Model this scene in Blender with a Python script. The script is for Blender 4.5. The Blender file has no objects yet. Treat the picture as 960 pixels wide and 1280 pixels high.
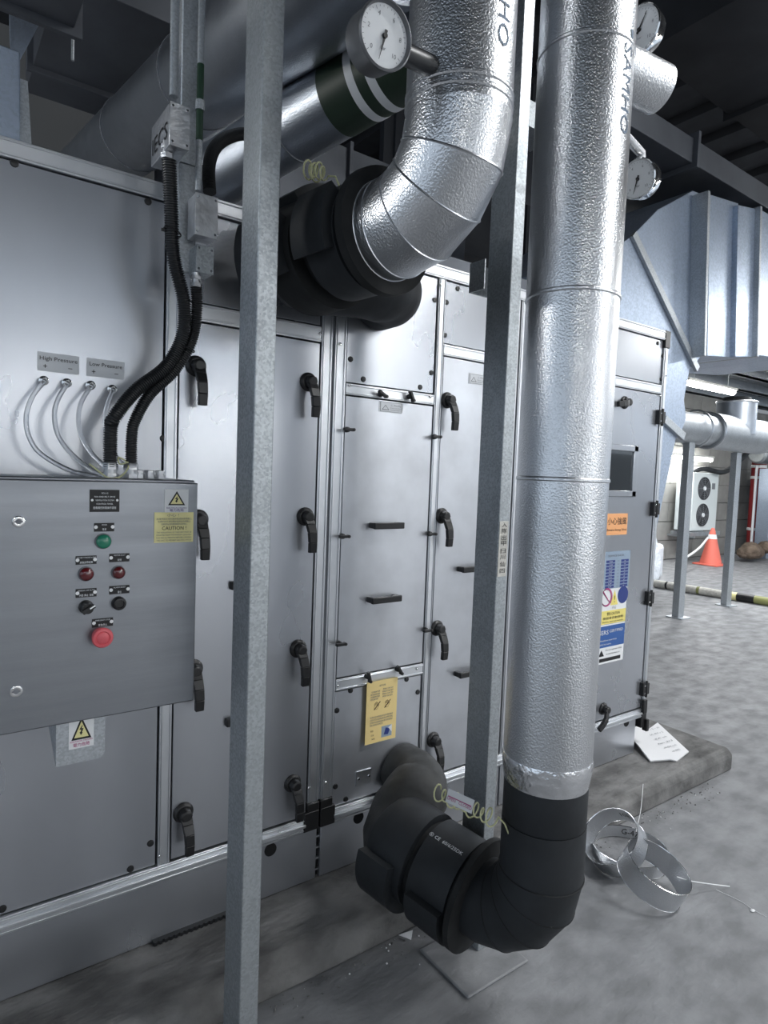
import bpy, bmesh, math, random
from mathutils import Vector as V, Matrix
random.seed(7)
PI = math.pi
S = bpy.context.scene
COL = S.collection
# ------------------------------------------------------------ camera
Q = (0.62935602, 0.0616254, -0.03777981); FPX = 794.76
def _rot(yaw, pit, rol):
    c, s = math.cos, math.sin
    fwd = V((c(pit)*s(yaw), c(pit)*c(yaw), -s(pit)))
    r0 = V((c(yaw), -s(yaw), 0)); d0 = fwd.cross(r0)
    return r0*c(rol)+d0*s(rol), d0*c(rol)-r0*s(rol), fwd
RX, DN, FW = _rot(*Q)
CAM = V((0, 0, 1.55))
cd = bpy.data.cameras.new('camera'); cam = bpy.data.objects.new('camera', cd); COL.objects.link(cam)
cam.matrix_world = Matrix(((RX.x, -DN.x, -FW.x, CAM.x), (RX.y, -DN.y, -FW.y, CAM.y), (RX.z, -DN.z, -FW.z, CAM.z), (0, 0, 0, 1)))
cd.sensor_fit = 'HORIZONTAL'; cd.sensor_width = 36; cd.lens = FPX*36/960
cd.clip_start = .02; cd.clip_end = 200
S.camera = cam
def ray(x, y): return RX*((x-480)/FPX) + DN*((y-640)/FPX) + FW
def aY(x, y, Y): d = ray(x, y); return CAM + d*(Y/d.y)          # photo pixel -> point on plane Y
def aZ(x, y, z): d = ray(x, y); return CAM + d*((z-CAM.z)/d.z)
def aX(x, y, X): d = ray(x, y); return CAM + d*(X/d.x)
def aD(x, y, D): return CAM + ray(x, y)*D
def zH(x, y, h): d = ray(x, y); return CAM.z + d.z*h/math.hypot(d.x, d.y)   # height at horizontal distance h
# ------------------------------------------------------------ world, lights, exposure
w = bpy.data.worlds.new('world'); S.world = w; w.use_nodes = True
w.node_tree.nodes['Background'].inputs[0].default_value = (.74, .86, 1, 1)
w.node_tree.nodes['Background'].inputs[1].default_value = .72
S.view_settings.view_transform = 'Standard'; S.view_settings.look = 'None'
S.view_settings.exposure = .40; S.view_settings.gamma = 1
LAMPS = [  # unseen room battens, second one a fill added to brighten the right floor: x, y, z, length, along ('x'/'y'), power
    (4.6, -3.4, 4.5, 1.5, 'x', 70), (3.5, -.4, 4.7, 1.5, 'x', 62), (-1.6, -4.6, 3.3, 1.5, 'x', 14), (-2.0, 3.0, 2.75, 1.5, 'y', 110), (5.8, -5.8, 3.6, 1.5, 'x', 60),
    (7.2, .4, 3.4, 1.5, 'y', 60), (11.5, -6.5, 3.8, 1.5, 'x', 90), (9.0, 3.4, 3.4, 1.5, 'x', 50), (13.2, 2.8, 3.5, 1.5, 'x', 50), (16.5, -3.5, 3.0, 1.5, 'x', 120), (1.9, -9.2, 2.6, 1.5, 'x', 110), (5.6, -9.6, 2.6, 1.5, 'x', 110), (9.8, -9.6, 2.6, 1.5, 'x', 110)]
# ------------------------------------------------------------ materials
M = {}
def mat(name, col, rough=.5, metal=0., bump=None, var=None, **kw):
    """bump=(scale,strength,distance) noise relief; var=(scale,amount) colour mottling"""
    m = bpy.data.materials.new(name); m.use_nodes = True; nt = m.node_tree; N = nt.nodes; Lk = nt.links
    b = N['Principled BSDF']
    b.inputs['Base Color'].default_value = (*col, 1); b.inputs['Roughness'].default_value = rough; b.inputs['Metallic'].default_value = metal
    tc = N.new('ShaderNodeTexCoord')
    src = tc.outputs['Object']
    if kw.get('stretch'):
        mp = N.new('ShaderNodeMapping'); mp.inputs['Scale'].default_value = kw['stretch']; Lk.new(src, mp.inputs[0]); src = mp.outputs[0]
    if var:
        n = N.new('ShaderNodeTexNoise'); n.inputs['Scale'].default_value = var[0]; n.inputs['Detail'].default_value = 5; Lk.new(src, n.inputs['Vector'])
        out = n.outputs['Fac']
        if kw.get('spangle'):
            vo = N.new('ShaderNodeTexVoronoi'); vo.inputs['Scale'].default_value = kw['spangle']; Lk.new(src, vo.inputs['Vector'])
            mx = N.new('ShaderNodeMix'); mx.data_type = 'FLOAT'; mx.inputs[0].default_value = .45
            sp = N.new('ShaderNodeSeparateColor'); Lk.new(vo.outputs['Color'], sp.inputs[0])
            Lk.new(out, mx.inputs[2]); Lk.new(sp.outputs[0], mx.inputs[3]); out = mx.outputs[0]
        cr = N.new('ShaderNodeMapRange'); lo_, hi_ = kw.get('cr', (.3, .7)); cr.inputs[1].default_value = lo_; cr.inputs[2].default_value = hi_
        cr.inputs[3].default_value = 1-var[1]; cr.inputs[4].default_value = 1+var[1]*.6; Lk.new(out, cr.inputs[0])
        mu = N.new('ShaderNodeVectorMath'); mu.operation = 'SCALE'; mu.inputs[0].default_value = col; Lk.new(cr.outputs[0], mu.inputs['Scale'])
        Lk.new(mu.outputs[0], b.inputs['Base Color'])
        rr = N.new('ShaderNodeMapRange'); rr.inputs[1].default_value = .3; rr.inputs[2].default_value = .7
        rr.inputs[3].default_value = rough*1.15; rr.inputs[4].default_value = rough*.88; Lk.new(out, rr.inputs[0]); Lk.new(rr.outputs[0], b.inputs['Roughness'])
    if bump:
        n2 = N.new('ShaderNodeTexNoise'); n2.inputs['Scale'].default_value = bump[0]; n2.inputs['Detail'].default_value = kw.get('det', 2); Lk.new(src, n2.inputs['Vector'])
        bp = N.new('ShaderNodeBump'); bp.inputs['Strength'].default_value = bump[1]; bp.inputs['Distance'].default_value = bump[2]
        Lk.new(n2.outputs['Fac'], bp.inputs['Height']); Lk.new(bp.outputs[0], b.inputs['Normal'])
    if kw.get('emit'):
        b.inputs['Emission Color'].default_value = (*kw['emitc'], 1) if kw.get('emitc') else (*col, 1); b.inputs['Emission Strength'].default_value = kw['emit']
    if kw.get('trans'):
        b.inputs['Transmission Weight'].default_value = kw['trans']; b.inputs['IOR'].default_value = kw.get('ior', 1.45)
    if kw.get('coat'): b.inputs['Coat Weight'].default_value = kw['coat']
    M[name] = m; return m
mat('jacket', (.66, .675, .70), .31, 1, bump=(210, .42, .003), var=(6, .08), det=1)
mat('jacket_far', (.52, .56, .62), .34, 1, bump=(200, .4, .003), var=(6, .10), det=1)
mat('jacket_edge', (.72, .74, .77), .3, 1)
mat('steel_panel', (.53, .55, .59), .28, .86, var=(1.7, .16), bump=(1.1, .12, .05), stretch=(1, 1, .6))
mat('steel_scuff', (.60, .62, .66), .38, .86, var=(5, .16), bump=(2.2, .10, .03))
mat('alu_frame', (.74, .76, .79), .38, 1, var=(9, .06))
mat('brushed', (.29, .305, .33), .38, 1, var=(2.2, .10), bump=(60, .08, .002), stretch=(1, 1, 14))
mat('galv', (.50, .53, .56), .50, .9, var=(7, .14), spangle=220, bump=(30, .12, .003))
mat('galv_post', (.42, .45, .47), .50, .85, var=(9, .16), spangle=190, bump=(25, .2, .004))
mat('galv_bright', (.66, .67, .69), .40, 1, var=(20, .3), bump=(70, .5, .003))
mat('galv_duct', (.43, .50, .61), .45, .85, var=(3, .10), spangle=110)
mat('duct_dark', (.13, .14, .16), .55, .6, var=(2, .25))
mat('foam', (.016, .019, .023), .62, 0, var=(7, .35), bump=(14, .3, .006))
mat('foam_dull', (.009, .010, .011), .8, 0, var=(9, .3))
mat('foam_old', (.036, .037, .037), .6, 0, var=(12, .45), bump=(18, .4, .006))
mat('black_plastic', (.012, .012, .013), .38)
mat('rubber', (.015, .016, .018), .38)
mat('black_gap', (.004, .004, .005), .9)
mat('chrome', (.8, .8, .8), .12, 1)
mat('foil', (.82, .83, .85), .2, 1, bump=(38, .9, .008), det=3)
mat('white', (.78, .79, .80), .5)
mat('paper', (.82, .82, .83), .7, 0, bump=(12, .2, .004))
mat('label_grey', (.72, .74, .77), .45)
mat('yellow', (.80, .68, .20), .5)
mat('pale_yellow', (.80, .74, .36), .5)
mat('poster_yellow', (.80, .62, .27), .5)
mat('orange', (.84, .40, .17), .5)
mat('blue', (.03, .10, .32), .5)
mat('navy', (.02, .04, .20), .5)
mat('red_text', (.45, .05, .2), .6)
mat('ink', (.006, .006, .007), .5)
mat('print_jacket', (.10, .15, .22), .6)
mat('purple', (.12, .06, .25), .6)
mat('ink_soft', (.16, .17, .19), .6)
mat('print_blue', (.30, .38, .48), .5, .3)
mat('green_lens', (.02, .20, .12), .12, coat=.6)
mat('red_lens', (.09, .006, .009), .12, coat=.8)
mat('pink_red', (.62, .10, .12), .42)
mat('green_paint', (.010, .045, .022), .5)
mat('green_band', (.022, .040, .026), .45)
mat('clear_tube', (.93, .95, .97), .06, 0, trans=.92, ior=1.35)
mat('wire_yellow', (.72, .72, .42), .45)
mat('tape', (.62, .60, .55), .6, 0, var=(30, .2))
mat('dial', (.66, .68, .70), .4)
mat('glass', (1, 1, 1), .03, 0, trans=1, ior=1.1)
mat('concrete', (.235, .24, .25), .68, 0, var=(6, .22), bump=(24, .35, .012), det=6, cr=(.36, .64), stretch=(1, 1.6, 1))
mat('plinth', (.165, .163, .16), .8, 0, var=(5, .42), bump=(18, .7, .016), det=6, cr=(.38, .62), stretch=(1, 1.8, 1.2))
mat('ceiling_dark', (.030, .032, .038), .9, 0, var=(2, .3))
mat('cladding', (.032, .036, .045), .6, .2, var=(2, .2))
mat('block_paint', (.27, .27, .26), .7, 0, var=(4, .12))
mat('wall_light', (.55, .56, .57), .7)
mat('mortar', (.18, .18, .18), .9)
mat('cone_orange', (.72, .16, .115), .5)
mat('pipe_red', (.22, .018, .02), .45)
mat('ac_white', (.60, .65, .66), .5)
mat('lamp_on', (1, .97, .88), .4, 0, emit=32, emitc=(1, .97, .90))
mat('lamp_body', (.6, .6, .58), .5)
mat('olive', (.24, .25, .09), .6)
mat('plastic_sheet', (.72, .76, .82), .35, 0, bump=(9, .8, .03))
mat('brown_wrap', (.16, .12, .09), .9, 0, var=(8, .5), bump=(14, .9, .04))
mat('window_dark', (.03, .035, .04), .08, 0, coat=1)
mat('rust', (.07, .035, .025), .85)
# ------------------------------------------------------------ mesh builder
_tc = {}
def text_mesh(s):
    """flat outline mesh of a string, height about 1, centred"""
    if s in _tc: return _tc[s]
    cu = bpy.data.curves.new('t', 'FONT'); cu.body = s; cu.size = 1; cu.align_x = 'CENTER'; cu.align_y = 'CENTER'; cu.resolution_u = 2
    o = bpy.data.objects.new('t', cu); COL.objects.link(o)
    dg = bpy.context.evaluated_depsgraph_get(); me = o.evaluated_get(dg).to_mesh()
    r = ([v.co.copy() for v in me.vertices], [tuple(p.vertices) for p in me.polygons])
    o.evaluated_get(dg).to_mesh_clear(); bpy.data.objects.remove(o); bpy.data.curves.remove(cu)
    _tc[s] = r; return r
def basis(ax):
    ax = V(ax).normalized(); t = V((0, 0, 1)) if abs(ax.z) < .9 else V((0, 1, 0))
    u = t.cross(ax).normalized(); return u, ax.cross(u).normalized()
class MB:
    def __init__(s): s.v = []; s.f = []; s.m = []
    def add(s, vs, fs, m=0):
        n = len(s.v); s.v += [V(a) for a in vs]; s.f += [tuple(i+n for i in f) for f in fs]; s.m += [m]*len(fs); return s
    def box(s, x0, y0, z0, x1, y1, z1, m=0):
        if x0 > x1: x0, x1 = x1, x0
        if y0 > y1: y0, y1 = y1, y0
        if z0 > z1: z0, z1 = z1, z0
        return s.add([(x0,y0,z0),(x1,y0,z0),(x1,y1,z0),(x0,y1,z0),(x0,y0,z1),(x1,y0,z1),(x1,y1,z1),(x0,y1,z1)],
                     [(0,3,2,1),(4,5,6,7),(0,1,5,4),(1,2,6,5),(2,3,7,6),(3,0,4,7)], m)
    def obox(s, c, a, b, d, m=0):
        c, a, b, d = V(c), V(a), V(b), V(d)
        if a.cross(b).dot(d) < 0: a = -a
        return s.add([c-a-b-d, c+a-b-d, c+a+b-d, c-a+b-d, c-a-b+d, c+a-b+d, c+a+b+d, c-a+b+d],
                     [(0,3,2,1),(4,5,6,7),(0,1,5,4),(1,2,6,5),(2,3,7,6),(3,0,4,7)], m)
    def lathe(s, o, ax, prof, n=24, m=0, a0=0., a1=2*PI, caps=True):
        o = V(o); ax = V(ax).normalized(); u, w_ = basis(ax); full = abs(a1-a0-2*PI) < 1e-6
        k = n if full else n+1; vs = []; fs = []
        for t, r in prof:
            for i in range(k):
                a = a0+(a1-a0)*i/n; vs.append(o+ax*t+(u*math.cos(a)+w_*math.sin(a))*r)
        for j in range(len(prof)-1):
            for i in range(n if full else k-1):
                i2 = (i+1) % k if full else i+1
                fs.append((j*k+i, j*k+i2, (j+1)*k+i2, (j+1)*k+i))
        if full and caps:
            if prof[0][1] > 1e-6: fs.append(tuple(reversed(range(k))))
            if prof[-1][1] > 1e-6: fs.append(tuple((len(prof)-1)*k+i for i in range(k)))
        return s.add(vs, fs, m)
    def cyl(s, p0, p1, r, n=20, m=0, r1=None):
        p0, p1 = V(p0), V(p1); return s.lathe(p0, p1-p0, [(0, r), ((p1-p0).length, r if r1 is None else r1)], n, m)
    def shell(s, o, ax, t0, t1, ri, ro, a0, a1, n=16, m=0):
        """part of a thick sleeve, between angles a0 and a1"""
        o = V(o); ax = V(ax).normalized(); u, w_ = basis(ax); vs = []
        for i in range(n+1):
            a = a0+(a1-a0)*i/n; d = u*math.cos(a)+w_*math.sin(a)
            vs += [o+ax*t0+d*ri, o+ax*t0+d*ro, o+ax*t1+d*ro, o+ax*t1+d*ri]
        fs = []
        for i in range(n):
            b = i*4; c = b+4
            fs += [(b, c, c+1, b+1), (b+1, c+1, c+2, b+2), (b+2, c+2, c+3, b+3), (b+3, c+3, c, b)]
        fs += [(0, 1, 2, 3), (n*4+3, n*4+2, n*4+1, n*4)]
        return s.add(vs, fs, m)
    def tube(s, pts, r, n=10, m=0, caps=True, closed=False):
        pts = [V(p) for p in pts]; K = len(pts); rs = r if isinstance(r, (list, tuple)) else [r]*K
        tan = []
        for i in range(K):
            if closed: a, b = pts[i-1], pts[(i+1) % K]
            else: a, b = pts[max(i-1, 0)], pts[min(i+1, K-1)]
            tan.append((b-a).normalized())
        u, _ = basis(tan[0]); vs = []; fs = []
        for i in range(K):
            t = tan[i]; u = (u-t*u.dot(t)).normalized(); w_ = t.cross(u)
            sc = 1.
            if 0 < i < K-1 and not closed:
                c = (pts[i]-pts[i-1]).normalized().dot((pts[i+1]-pts[i]).normalized()); sc = 1
            for j in range(n):
                a = 2*PI*j/n; vs.append(pts[i]+(u*math.cos(a)+w_*math.sin(a))*rs[i]*sc)
        for i in range(K if closed else K-1):
            i2 = (i+1) % K
            for j in range(n):
                j2 = (j+1) % n; fs.append((i*n+j, i*n+j2, i2*n+j2, i2*n+j))
        if caps and not closed: fs += [tuple(reversed(range(n))), tuple((K-1)*n+j for j in range(n))]
        return s.add(vs, fs, m)
    def ring(s, c, ax, R, r, n=40, k=6, m=0):
        u, w_ = basis(ax); c = V(c)
        return s.tube([c+(u*math.cos(2*PI*i/n)+w_*math.sin(2*PI*i/n))*R for i in range(n)], r, k, m, closed=True)
    def prism(s, poly, d, m=0):
        poly = [V(p) for p in poly]; d = V(d); n = len(poly)
        nrm = sum(((poly[i]-poly[0]).cross(poly[(i+1) % n]-poly[0]) for i in range(n)), V())
        if nrm.dot(d) > 0: poly.reverse()
        return s.add(poly+[p+d for p in poly], [tuple(range(n)), tuple(reversed(range(n, 2*n)))] +
                     [(i, i+n, (i+1) % n+n, (i+1) % n) for i in range(n)], m)
    def text(s, st, o, u, v, size, m=0, wid=None):
        vs, fs = text_mesh(st); o, u, v = V(o), V(u).normalized(), V(v).normalized(); k = size
        kx = k
        if wid and vs:
            ww = max(a.x for a in vs)-min(a.x for a in vs); kx = wid/max(ww, 1e-6)
        return s.add([o+u*a.x*kx+v*a.y*k for a in vs], fs, m)
    def sphere(s, c, r, n=16, m=0, sz=(1, 1, 1)):
        c = V(c); vs = []; fs = []; k = n//2
        for j in range(k+1):
            ph = PI*j/k
            for i in range(n):
                a = 2*PI*i/n; vs.append(c+V((r*sz[0]*math.sin(ph)*math.cos(a), r*sz[1]*math.sin(ph)*math.sin(a), r*sz[2]*math.cos(ph))))
        for j in range(k):
            for i in range(n):
                i2 = (i+1) % n; fs.append((j*n+i, (j+1)*n+i, (j+1)*n+i2, j*n+i2))
        return s.add(vs, fs, m)
    def build(s, name, mats, parent=None, bevel=0, at=None, label=None, ang=35):
        """mesh verts are in world space; they are stored about the parent's origin (or about `at`)"""
        if not isinstance(mats, (list, tuple)): mats = [mats]
        org = V(at) if at is not None else (V(WL[parent.name]) if parent else V((0, 0, 0)))
        me = bpy.data.meshes.new(name); me.from_pydata([tuple(a-org) for a in s.v], [], s.f)
        for a in mats: me.materials.append(M[a])
        for p, i in zip(me.polygons, s.m): p.material_index = min(i, len(mats)-1)
        me.validate(); me.update(); me.shade_smooth(); me.set_sharp_from_angle(angle=math.radians(ang))
        return link(name, me, parent, org, bevel, label)
WL = {}
def link(name, me, parent, org, bevel=0, label=None):
    o = bpy.data.objects.new(name, me); COL.objects.link(o)
    if parent: o.parent = parent; o.location = V(org)-V(WL[parent.name])
    else: o.location = org
    WL[o.name] = V(org)
    if bevel:
        b = o.modifiers.new('bevel', 'BEVEL'); b.width = bevel; b.segments = 2; b.limit_method = 'ANGLE'
    if label: o['label'] = label
    return o
def again(src, parent, loc, rot=None):
    """a copy sharing mesh data, at world point loc"""
    o = src.copy(); COL.objects.link(o); o.parent = parent; o.location = V(loc)-(V(WL[parent.name]) if parent else V()); WL[o.name] = V(loc)
    if rot: o.rotation_euler = rot
    return o
def tag(o, label, cat, group=None):
    o['label'] = label; o['category'] = cat
    if group: o['group'] = group
    return o
def thing(name, label, cat, loc, group=None):
    o = bpy.data.objects.new(name, None); COL.objects.link(o); o.location = loc; WL[o.name] = V(loc); o.empty_display_size = .1
    return tag(o, label, cat, group)
def struct(o): o['kind'] = 'structure'; return o
def bez(pts, k=8):
    """Catmull-Rom through pts"""
    P = [V(p) for p in pts]; P = [P[0]*2-P[1]]+P+[P[-1]*2-P[-2]]; out = []
    for i in range(1, len(P)-2):
        for j in range(k):
            t = j/k; a, b, c, d = P[i-1:i+3]
            out.append(.5*((2*b)+(c-a)*t+(2*a-5*b+4*c-d)*t*t+(-a+3*b-3*c+d)*t**3))
    out.append(P[-2]); return out
XU, ZU, YU = V((1, 0, 0)), V((0, 0, 1)), V((0, 1, 0))
# flat printed plate facing -Y: o = lower left corner, size w x h, elements in plate units 0..1
def plate(name, parent, X0, X1, z0, z1, Y, back, els, mats, label=None, thick=.0015, edge=None):
    b = MB(); b.box(X0, Y-thick, z0, X1, Y, z1, 0); W, H = X1-X0, z1-z0; y = Y-thick-.0006
    ml = [back]+mats
    for e in els:
        k = e[0]
        if k == 't': _, st, cx, cy, sz, mi = e[:6]; b.text(st, (X0+cx*W, y-.0007, z0+cy*H), XU, ZU, sz*H, mi, e[6]*W if len(e) > 6 else None)
        elif k == 'r': _, a0, b0, a1, b1, mi = e[:6]; yy = y+.0003 if len(e) < 7 else y-e[6]; b.box(X0+a0*W, yy, z0+b0*H, X0+a1*W, Y-thick, z0+b1*H, mi)
        elif k == 'p': b.prism([(X0+px*W, Y-thick, z0+pz*H) for px, pz in e[1]], (0, -.0003-e[3]*.0003, 0), e[2])
    return b.build(name, ml, parent, label=label)
def hazard(els, cx, cy, s, asp, my, mk):
    """warning triangle with lightning flash; s = half width"""
    hy = s*asp*1.7
    els.append(('p', [(cx-s, cy-hy/2), (cx+s, cy-hy/2), (cx, cy+hy/2)], mk, 0))
    k = .72; els.append(('p', [(cx-s*k, cy-hy/2+hy*.09), (cx+s*k, cy-hy/2+hy*.09), (cx, cy+hy/2-hy*.19)], my, 1))
    f = [(.05, .28), (-.22, -.02), (-.02, -.02), (-.12, -.2), (-.2, -.2), (-.06, -.42), (.12, -.24), (.04, -.22), (.2, .06), (0, .06), (.12, .28)]
    els.append(('p', [(cx+x*s*1.0, cy-hy*.05+z*hy*.62) for x, z in f], mk, 2))

# ============================================================ SETTING
b = MB(); b.box(-8, -12, -.1, 30, 8, 0); struct(b.build('floor', 'concrete'))
b = MB(); b.box(-8, -12, 5.6, 30, 8, 5.7)
for i in range(60):
    x = -7.5+i*.62; b.box(x, -12, 5.5, x+.28, 8, 5.6)
struct(b.build('ceiling', 'ceiling_dark'))
# back wall of painted blocks: near courses in view are separate blocks
wb = MB().box(-8, 7.03, 0, 30, 7.2, 5.6).build('wall_back', 'mortar'); struct(wb)
bm0 = MB().box(0, 7.0, 0, .99, 7.04, .37); blk = None
for r in range(9):
    for c in range(9):
        x = 10.2+c*1.0+(.5 if r % 2 else 0); z = .02+r*.385
        if blk is None: blk = bm0.build('block', 'block_paint', wb, at=(0, 7.0, 0)); blk.location = V((x, 7.0, z)); WL[blk.name] = V((x, 7, z))
        else: again(blk, wb, (x, 7.0, z))
struct(MB().box(-8, -12.2, 0, 30, -12, 2.7).build('wall_front', 'wall_light'))
# upper bulkhead of dark ribbed cladding
b = MB(); b.box(3.2, 4.6, 3.75, 14, 4.66, 5.5)
for i in range(26): b.box(3.3+i*.42, 4.57, 3.75, 3.36+i*.42, 4.6, 5.5)
b.box(3.2, 4.5, 3.62, 14, 4.72, 3.75); struct(b.build('wall_bulkhead', 'cladding'))
# far ceiling beams that can be seen past the ducts
for i, (y, z, zz) in enumerate(((5.0, 3.62, 3.72), (5.6, 3.55, 3.68), (6.3, 3.5, 3.66), (6.85, 3.4, 3.6))):
    b = MB().box(5.5, y, z, 22, y+.12, zz); b.box(5.5, y-.05, z, 22, y+.17, z+.02); struct(b.build('trim_%d' % (i+1), 'galv'))
b = MB().box(5, 4.75, 3.75, 24, 7, 3.85); struct(b.build('ceiling_soffit', 'galv'))

# concrete plinth and pad
b = MB(); px0, px1, py0, py1 = -1.5, 3.58, 1.59, 3.6
b.prism([(px0, py0, 0), (px0, py0, .085), (px0, py0+.03, .115), (px0, py1, .115), (px0, py1, 0)], (px1-px0, 0, 0))
tag(b.build('concrete_plinth', 'plinth', bevel=.012), 'low grey concrete plinth carrying the whole steel air handling unit', 'plinth')
b = MB(); b.box(1.30, 1.27, 0, 1.565, 1.5, .010)
tag(b.build('concrete_pad', 'concrete', bevel=.006), 'small square concrete pad under the foot of the galvanized channel post', 'pad')

# ============================================================ AIR HANDLING UNIT
D = 1.86
U = thing('air_handling_unit', 'large stainless panelled air handling unit standing on the concrete plinth', 'air handler', (1.2, D, .115))
b = MB(); b.box(-1.2, D+.03, .115, 3.09, 3.4, 2.30); b.build('casing', 'black_gap', U)
b = MB(); b.box(-1.2, D+.02, 2.30, 3.12, 3.4, 2.325); b.build('roof_panel', 'steel_panel', U)
b = MB(); b.box(3.09, D+.03, .30, 3.12, 3.4, 2.30); b.build('end_panel', 'steel_panel', U)
# base panels
for x0, x1 in ((-1.2, 1.112), (1.128, 2.02), (2.03, 3.05)):
    MB().box(x0, D-.004, .118, x1, D+.03, .302).build('base_panel', 'steel_panel', U, bevel=.002)
b = MB(); b.box(1.112, D+.012, .118, 1.128, D+.03, .302)
for k in range(4): b.box(1.110, D+.004, .14+k*.04, 1.130, D+.012, .146+k*.04, 1)
b.build('seam_strip', ['black_gap', 'alu_frame'], U)
for (px, py) in ((338, 1062), (448, 1022), (783, 903)):
    p = aY(px, py, D-.004); MB().cyl((p.x, D-.006, p.z), (p.x, D-.001, p.z), .022, 20).build('lifting_hole', 'black_gap', U)
b = MB(); b.box(.55, D-.02, .1155, .80, D+.01, .126)
for k in range(16): b.box(.552+k*.0156, D-.024, .1155, .56+k*.0156, D-.02, .126)
b.build('rubber_strip', 'rubber', U)
# frames: extrusions with grooves
def vmull(x0, x1, z0, z1, n=1, name='mullion', y=D-.006):
    b = MB(); b.box(x0, y, z0, x1, D+.03, z1)
    wd = x1-x0
    for f in ((.12, .22), (.78, .88)): b.box(x0+wd*f[0], y-.003, z0, x0+wd*f[1], y, z1)
    return b.build(name, 'alu_frame', U, bevel=.0015)
def hrail(x0, x1, z0, z1, name='rail', y=D-.006, lip=0):
    b = MB(); b.box(x0, y, z0, x1, D+.03, z1); h = z1-z0
    for f in ((.1, .2), (.8, .9)): b.box(x0, y-.003, z0+h*f[0], x1, y, z0+h*f[1])
    if lip: b.box(x0, y-.010, z0+h*.42, x1, y, z0+h*.62)
    return b.build(name, 'alu_frame', U, bevel=.0015)
hrail(-1.2, 1.06, .302, .352, 'bottom_rail', D-.010, 1); hrail(1.175, 3.09, .302, .352, 'bottom_rail', D-.010, 1)
hrail(-1.2, 3.09, 2.283, 2.33, 'top_rail', D-.010)
vmull(.562, .598, .352, 2.283)
vmull(1.070, 1.112, .40, 2.283); vmull(1.122, 1.168, .40, 2.283)
MB().box(1.112, D+.0, .40, 1.122, D+.03, 2.283).build('sealant_joint', 'ink_soft', U)
vmull(1.566, 1.600, .352, 2.283)
vmull(1.97, 2.01, .352, 2.283); vmull(2.02, 2.06, .352, 2.283)
b = MB(); b.box(3.092, D-.008, .352, 3.128, D+.03, 2.283); b.box(3.10, D-.012, .352, 3.106, D-.008, 2.283); b.build('corner_post', 'alu_frame', U, bevel=.002)
for x0, x1, z0, z1 in ((1.055, 1.114, .302, .40), (1.12, 1.18, .302, .40)):
    b = MB(); b.box(x0, D-.014, z0, x1, D+.02, z1-.03); b.box(x0+(.012 if x0 < 1.1 else 0), D-.014, z1-.03, x1-(.012 if x0 > 1.1 else 0), D+.02, z1); b.build('corner_cap', 'black_plastic', U, bevel=.003)
for z0, z1 in ((2.245, 2.333), (.245, .352)):
    MB().box(3.088, D-.014, z0, 3.135, D+.03, z1).build('corner_cap', 'black_plastic', U, bevel=.004)
MB().box(3.118, D-.03, .225, 3.14, D+.0, .29).build('corner_cap', 'black_plastic', U, bevel=.004)
hrail(.600, 1.068, 1.972, 2.022); hrail(1.170, 1.564, 1.812, 1.850); hrail(1.170, 1.564, .778, .820)
hrail(1.602, 1.968, 2.003, 2.045); hrail(2.062, 3.09, 2.008, 2.055)
# panels and doors
def panel(name, x0, x1, z0, z1, m='steel_panel', y=D):
    g = .003; return MB().box(x0+g, y, z0+g, x1-g, D+.03, z1-g).build(name, m, U, bevel=.0012)
P0 = panel('side_panel', -1.2, .560, .352, 2.283)
D1 = panel('access_door', .600, 1.068, .355, 1.970, y=D-.004)
P1 = panel('upper_panel', .600, 1.068, 2.024, 2.283)
P2 = panel('upper_panel', 1.170, 1.564, 1.852, 2.283)
R2 = panel('removable_panel', 1.170, 1.564, .822, 1.810, 'steel_scuff', D-.003)
P2b = panel('lower_panel', 1.170, 1.564, .352, .776, 'steel_scuff')
D3 = panel('access_door', 1.602, 1.968, .355, 2.001, 'steel_scuff', D-.004)
P3 = panel('upper_panel', 1.602, 1.968, 2.047, 2.283)
D4 = panel('access_door', 2.062, 3.088, .355, 2.006, y=D-.004)
P4 = panel('upper_panel', 2.062, 3.088, 2.057, 2.283)
# black plugs
plug = None
def plugs(par, pts):
    global plug
    for (px, py) in pts:
        p = aY(px, py, D)
        if plug is None: plug = MB().lathe((p.x, D-.005, p.z), (0, 1, 0), [(0, .004), (.001, .009), (.006, .0105)], 14).build('screw_plug', 'black_plastic', par, at=(p.x, D, p.z))
        else: again(plug, par, (p.x, D, p.z))
plugs(P0, ((18, 204), (185, 252), (204, 548), (188, 1054), (163, 1086), (3, 1136)))
plugs(P1, ((366, 404),))
plugs(P2, ((543, 375), (454, 474), (525, 484), (438, 449), (539, 466)))
plugs(P3, ((558, 378), (556, 419), (572, 361), (568, 441)))
plugs(P2b, ((438, 863), (421, 888), (508, 849), (522, 865), (419, 983), (432, 999)))
plugs(P4, ((822, 429), (828, 445), (826, 474), (819, 487)))
# small rivets on frames
riv = None
for (px, py) in ((400, 417), (425, 430), (437, 482), (538, 496), (422, 857), (521, 836), (551, 356), (386, 985), (407, 978), (350, 1040), (199, 1070), (832, 470), (825, 495)):
    p = aY(px, py, D-.009)
    if riv is None: riv = MB().lathe((p.x, D-.013, p.z), (0, 1, 0), [(0, .002), (.0015, .0045), (.005, .005)], 10).build('rivet', 'chrome', U, at=(p.x, D-.009, p.z))
    else: again(riv, U, (p.x, D-.009, p.z))
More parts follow.
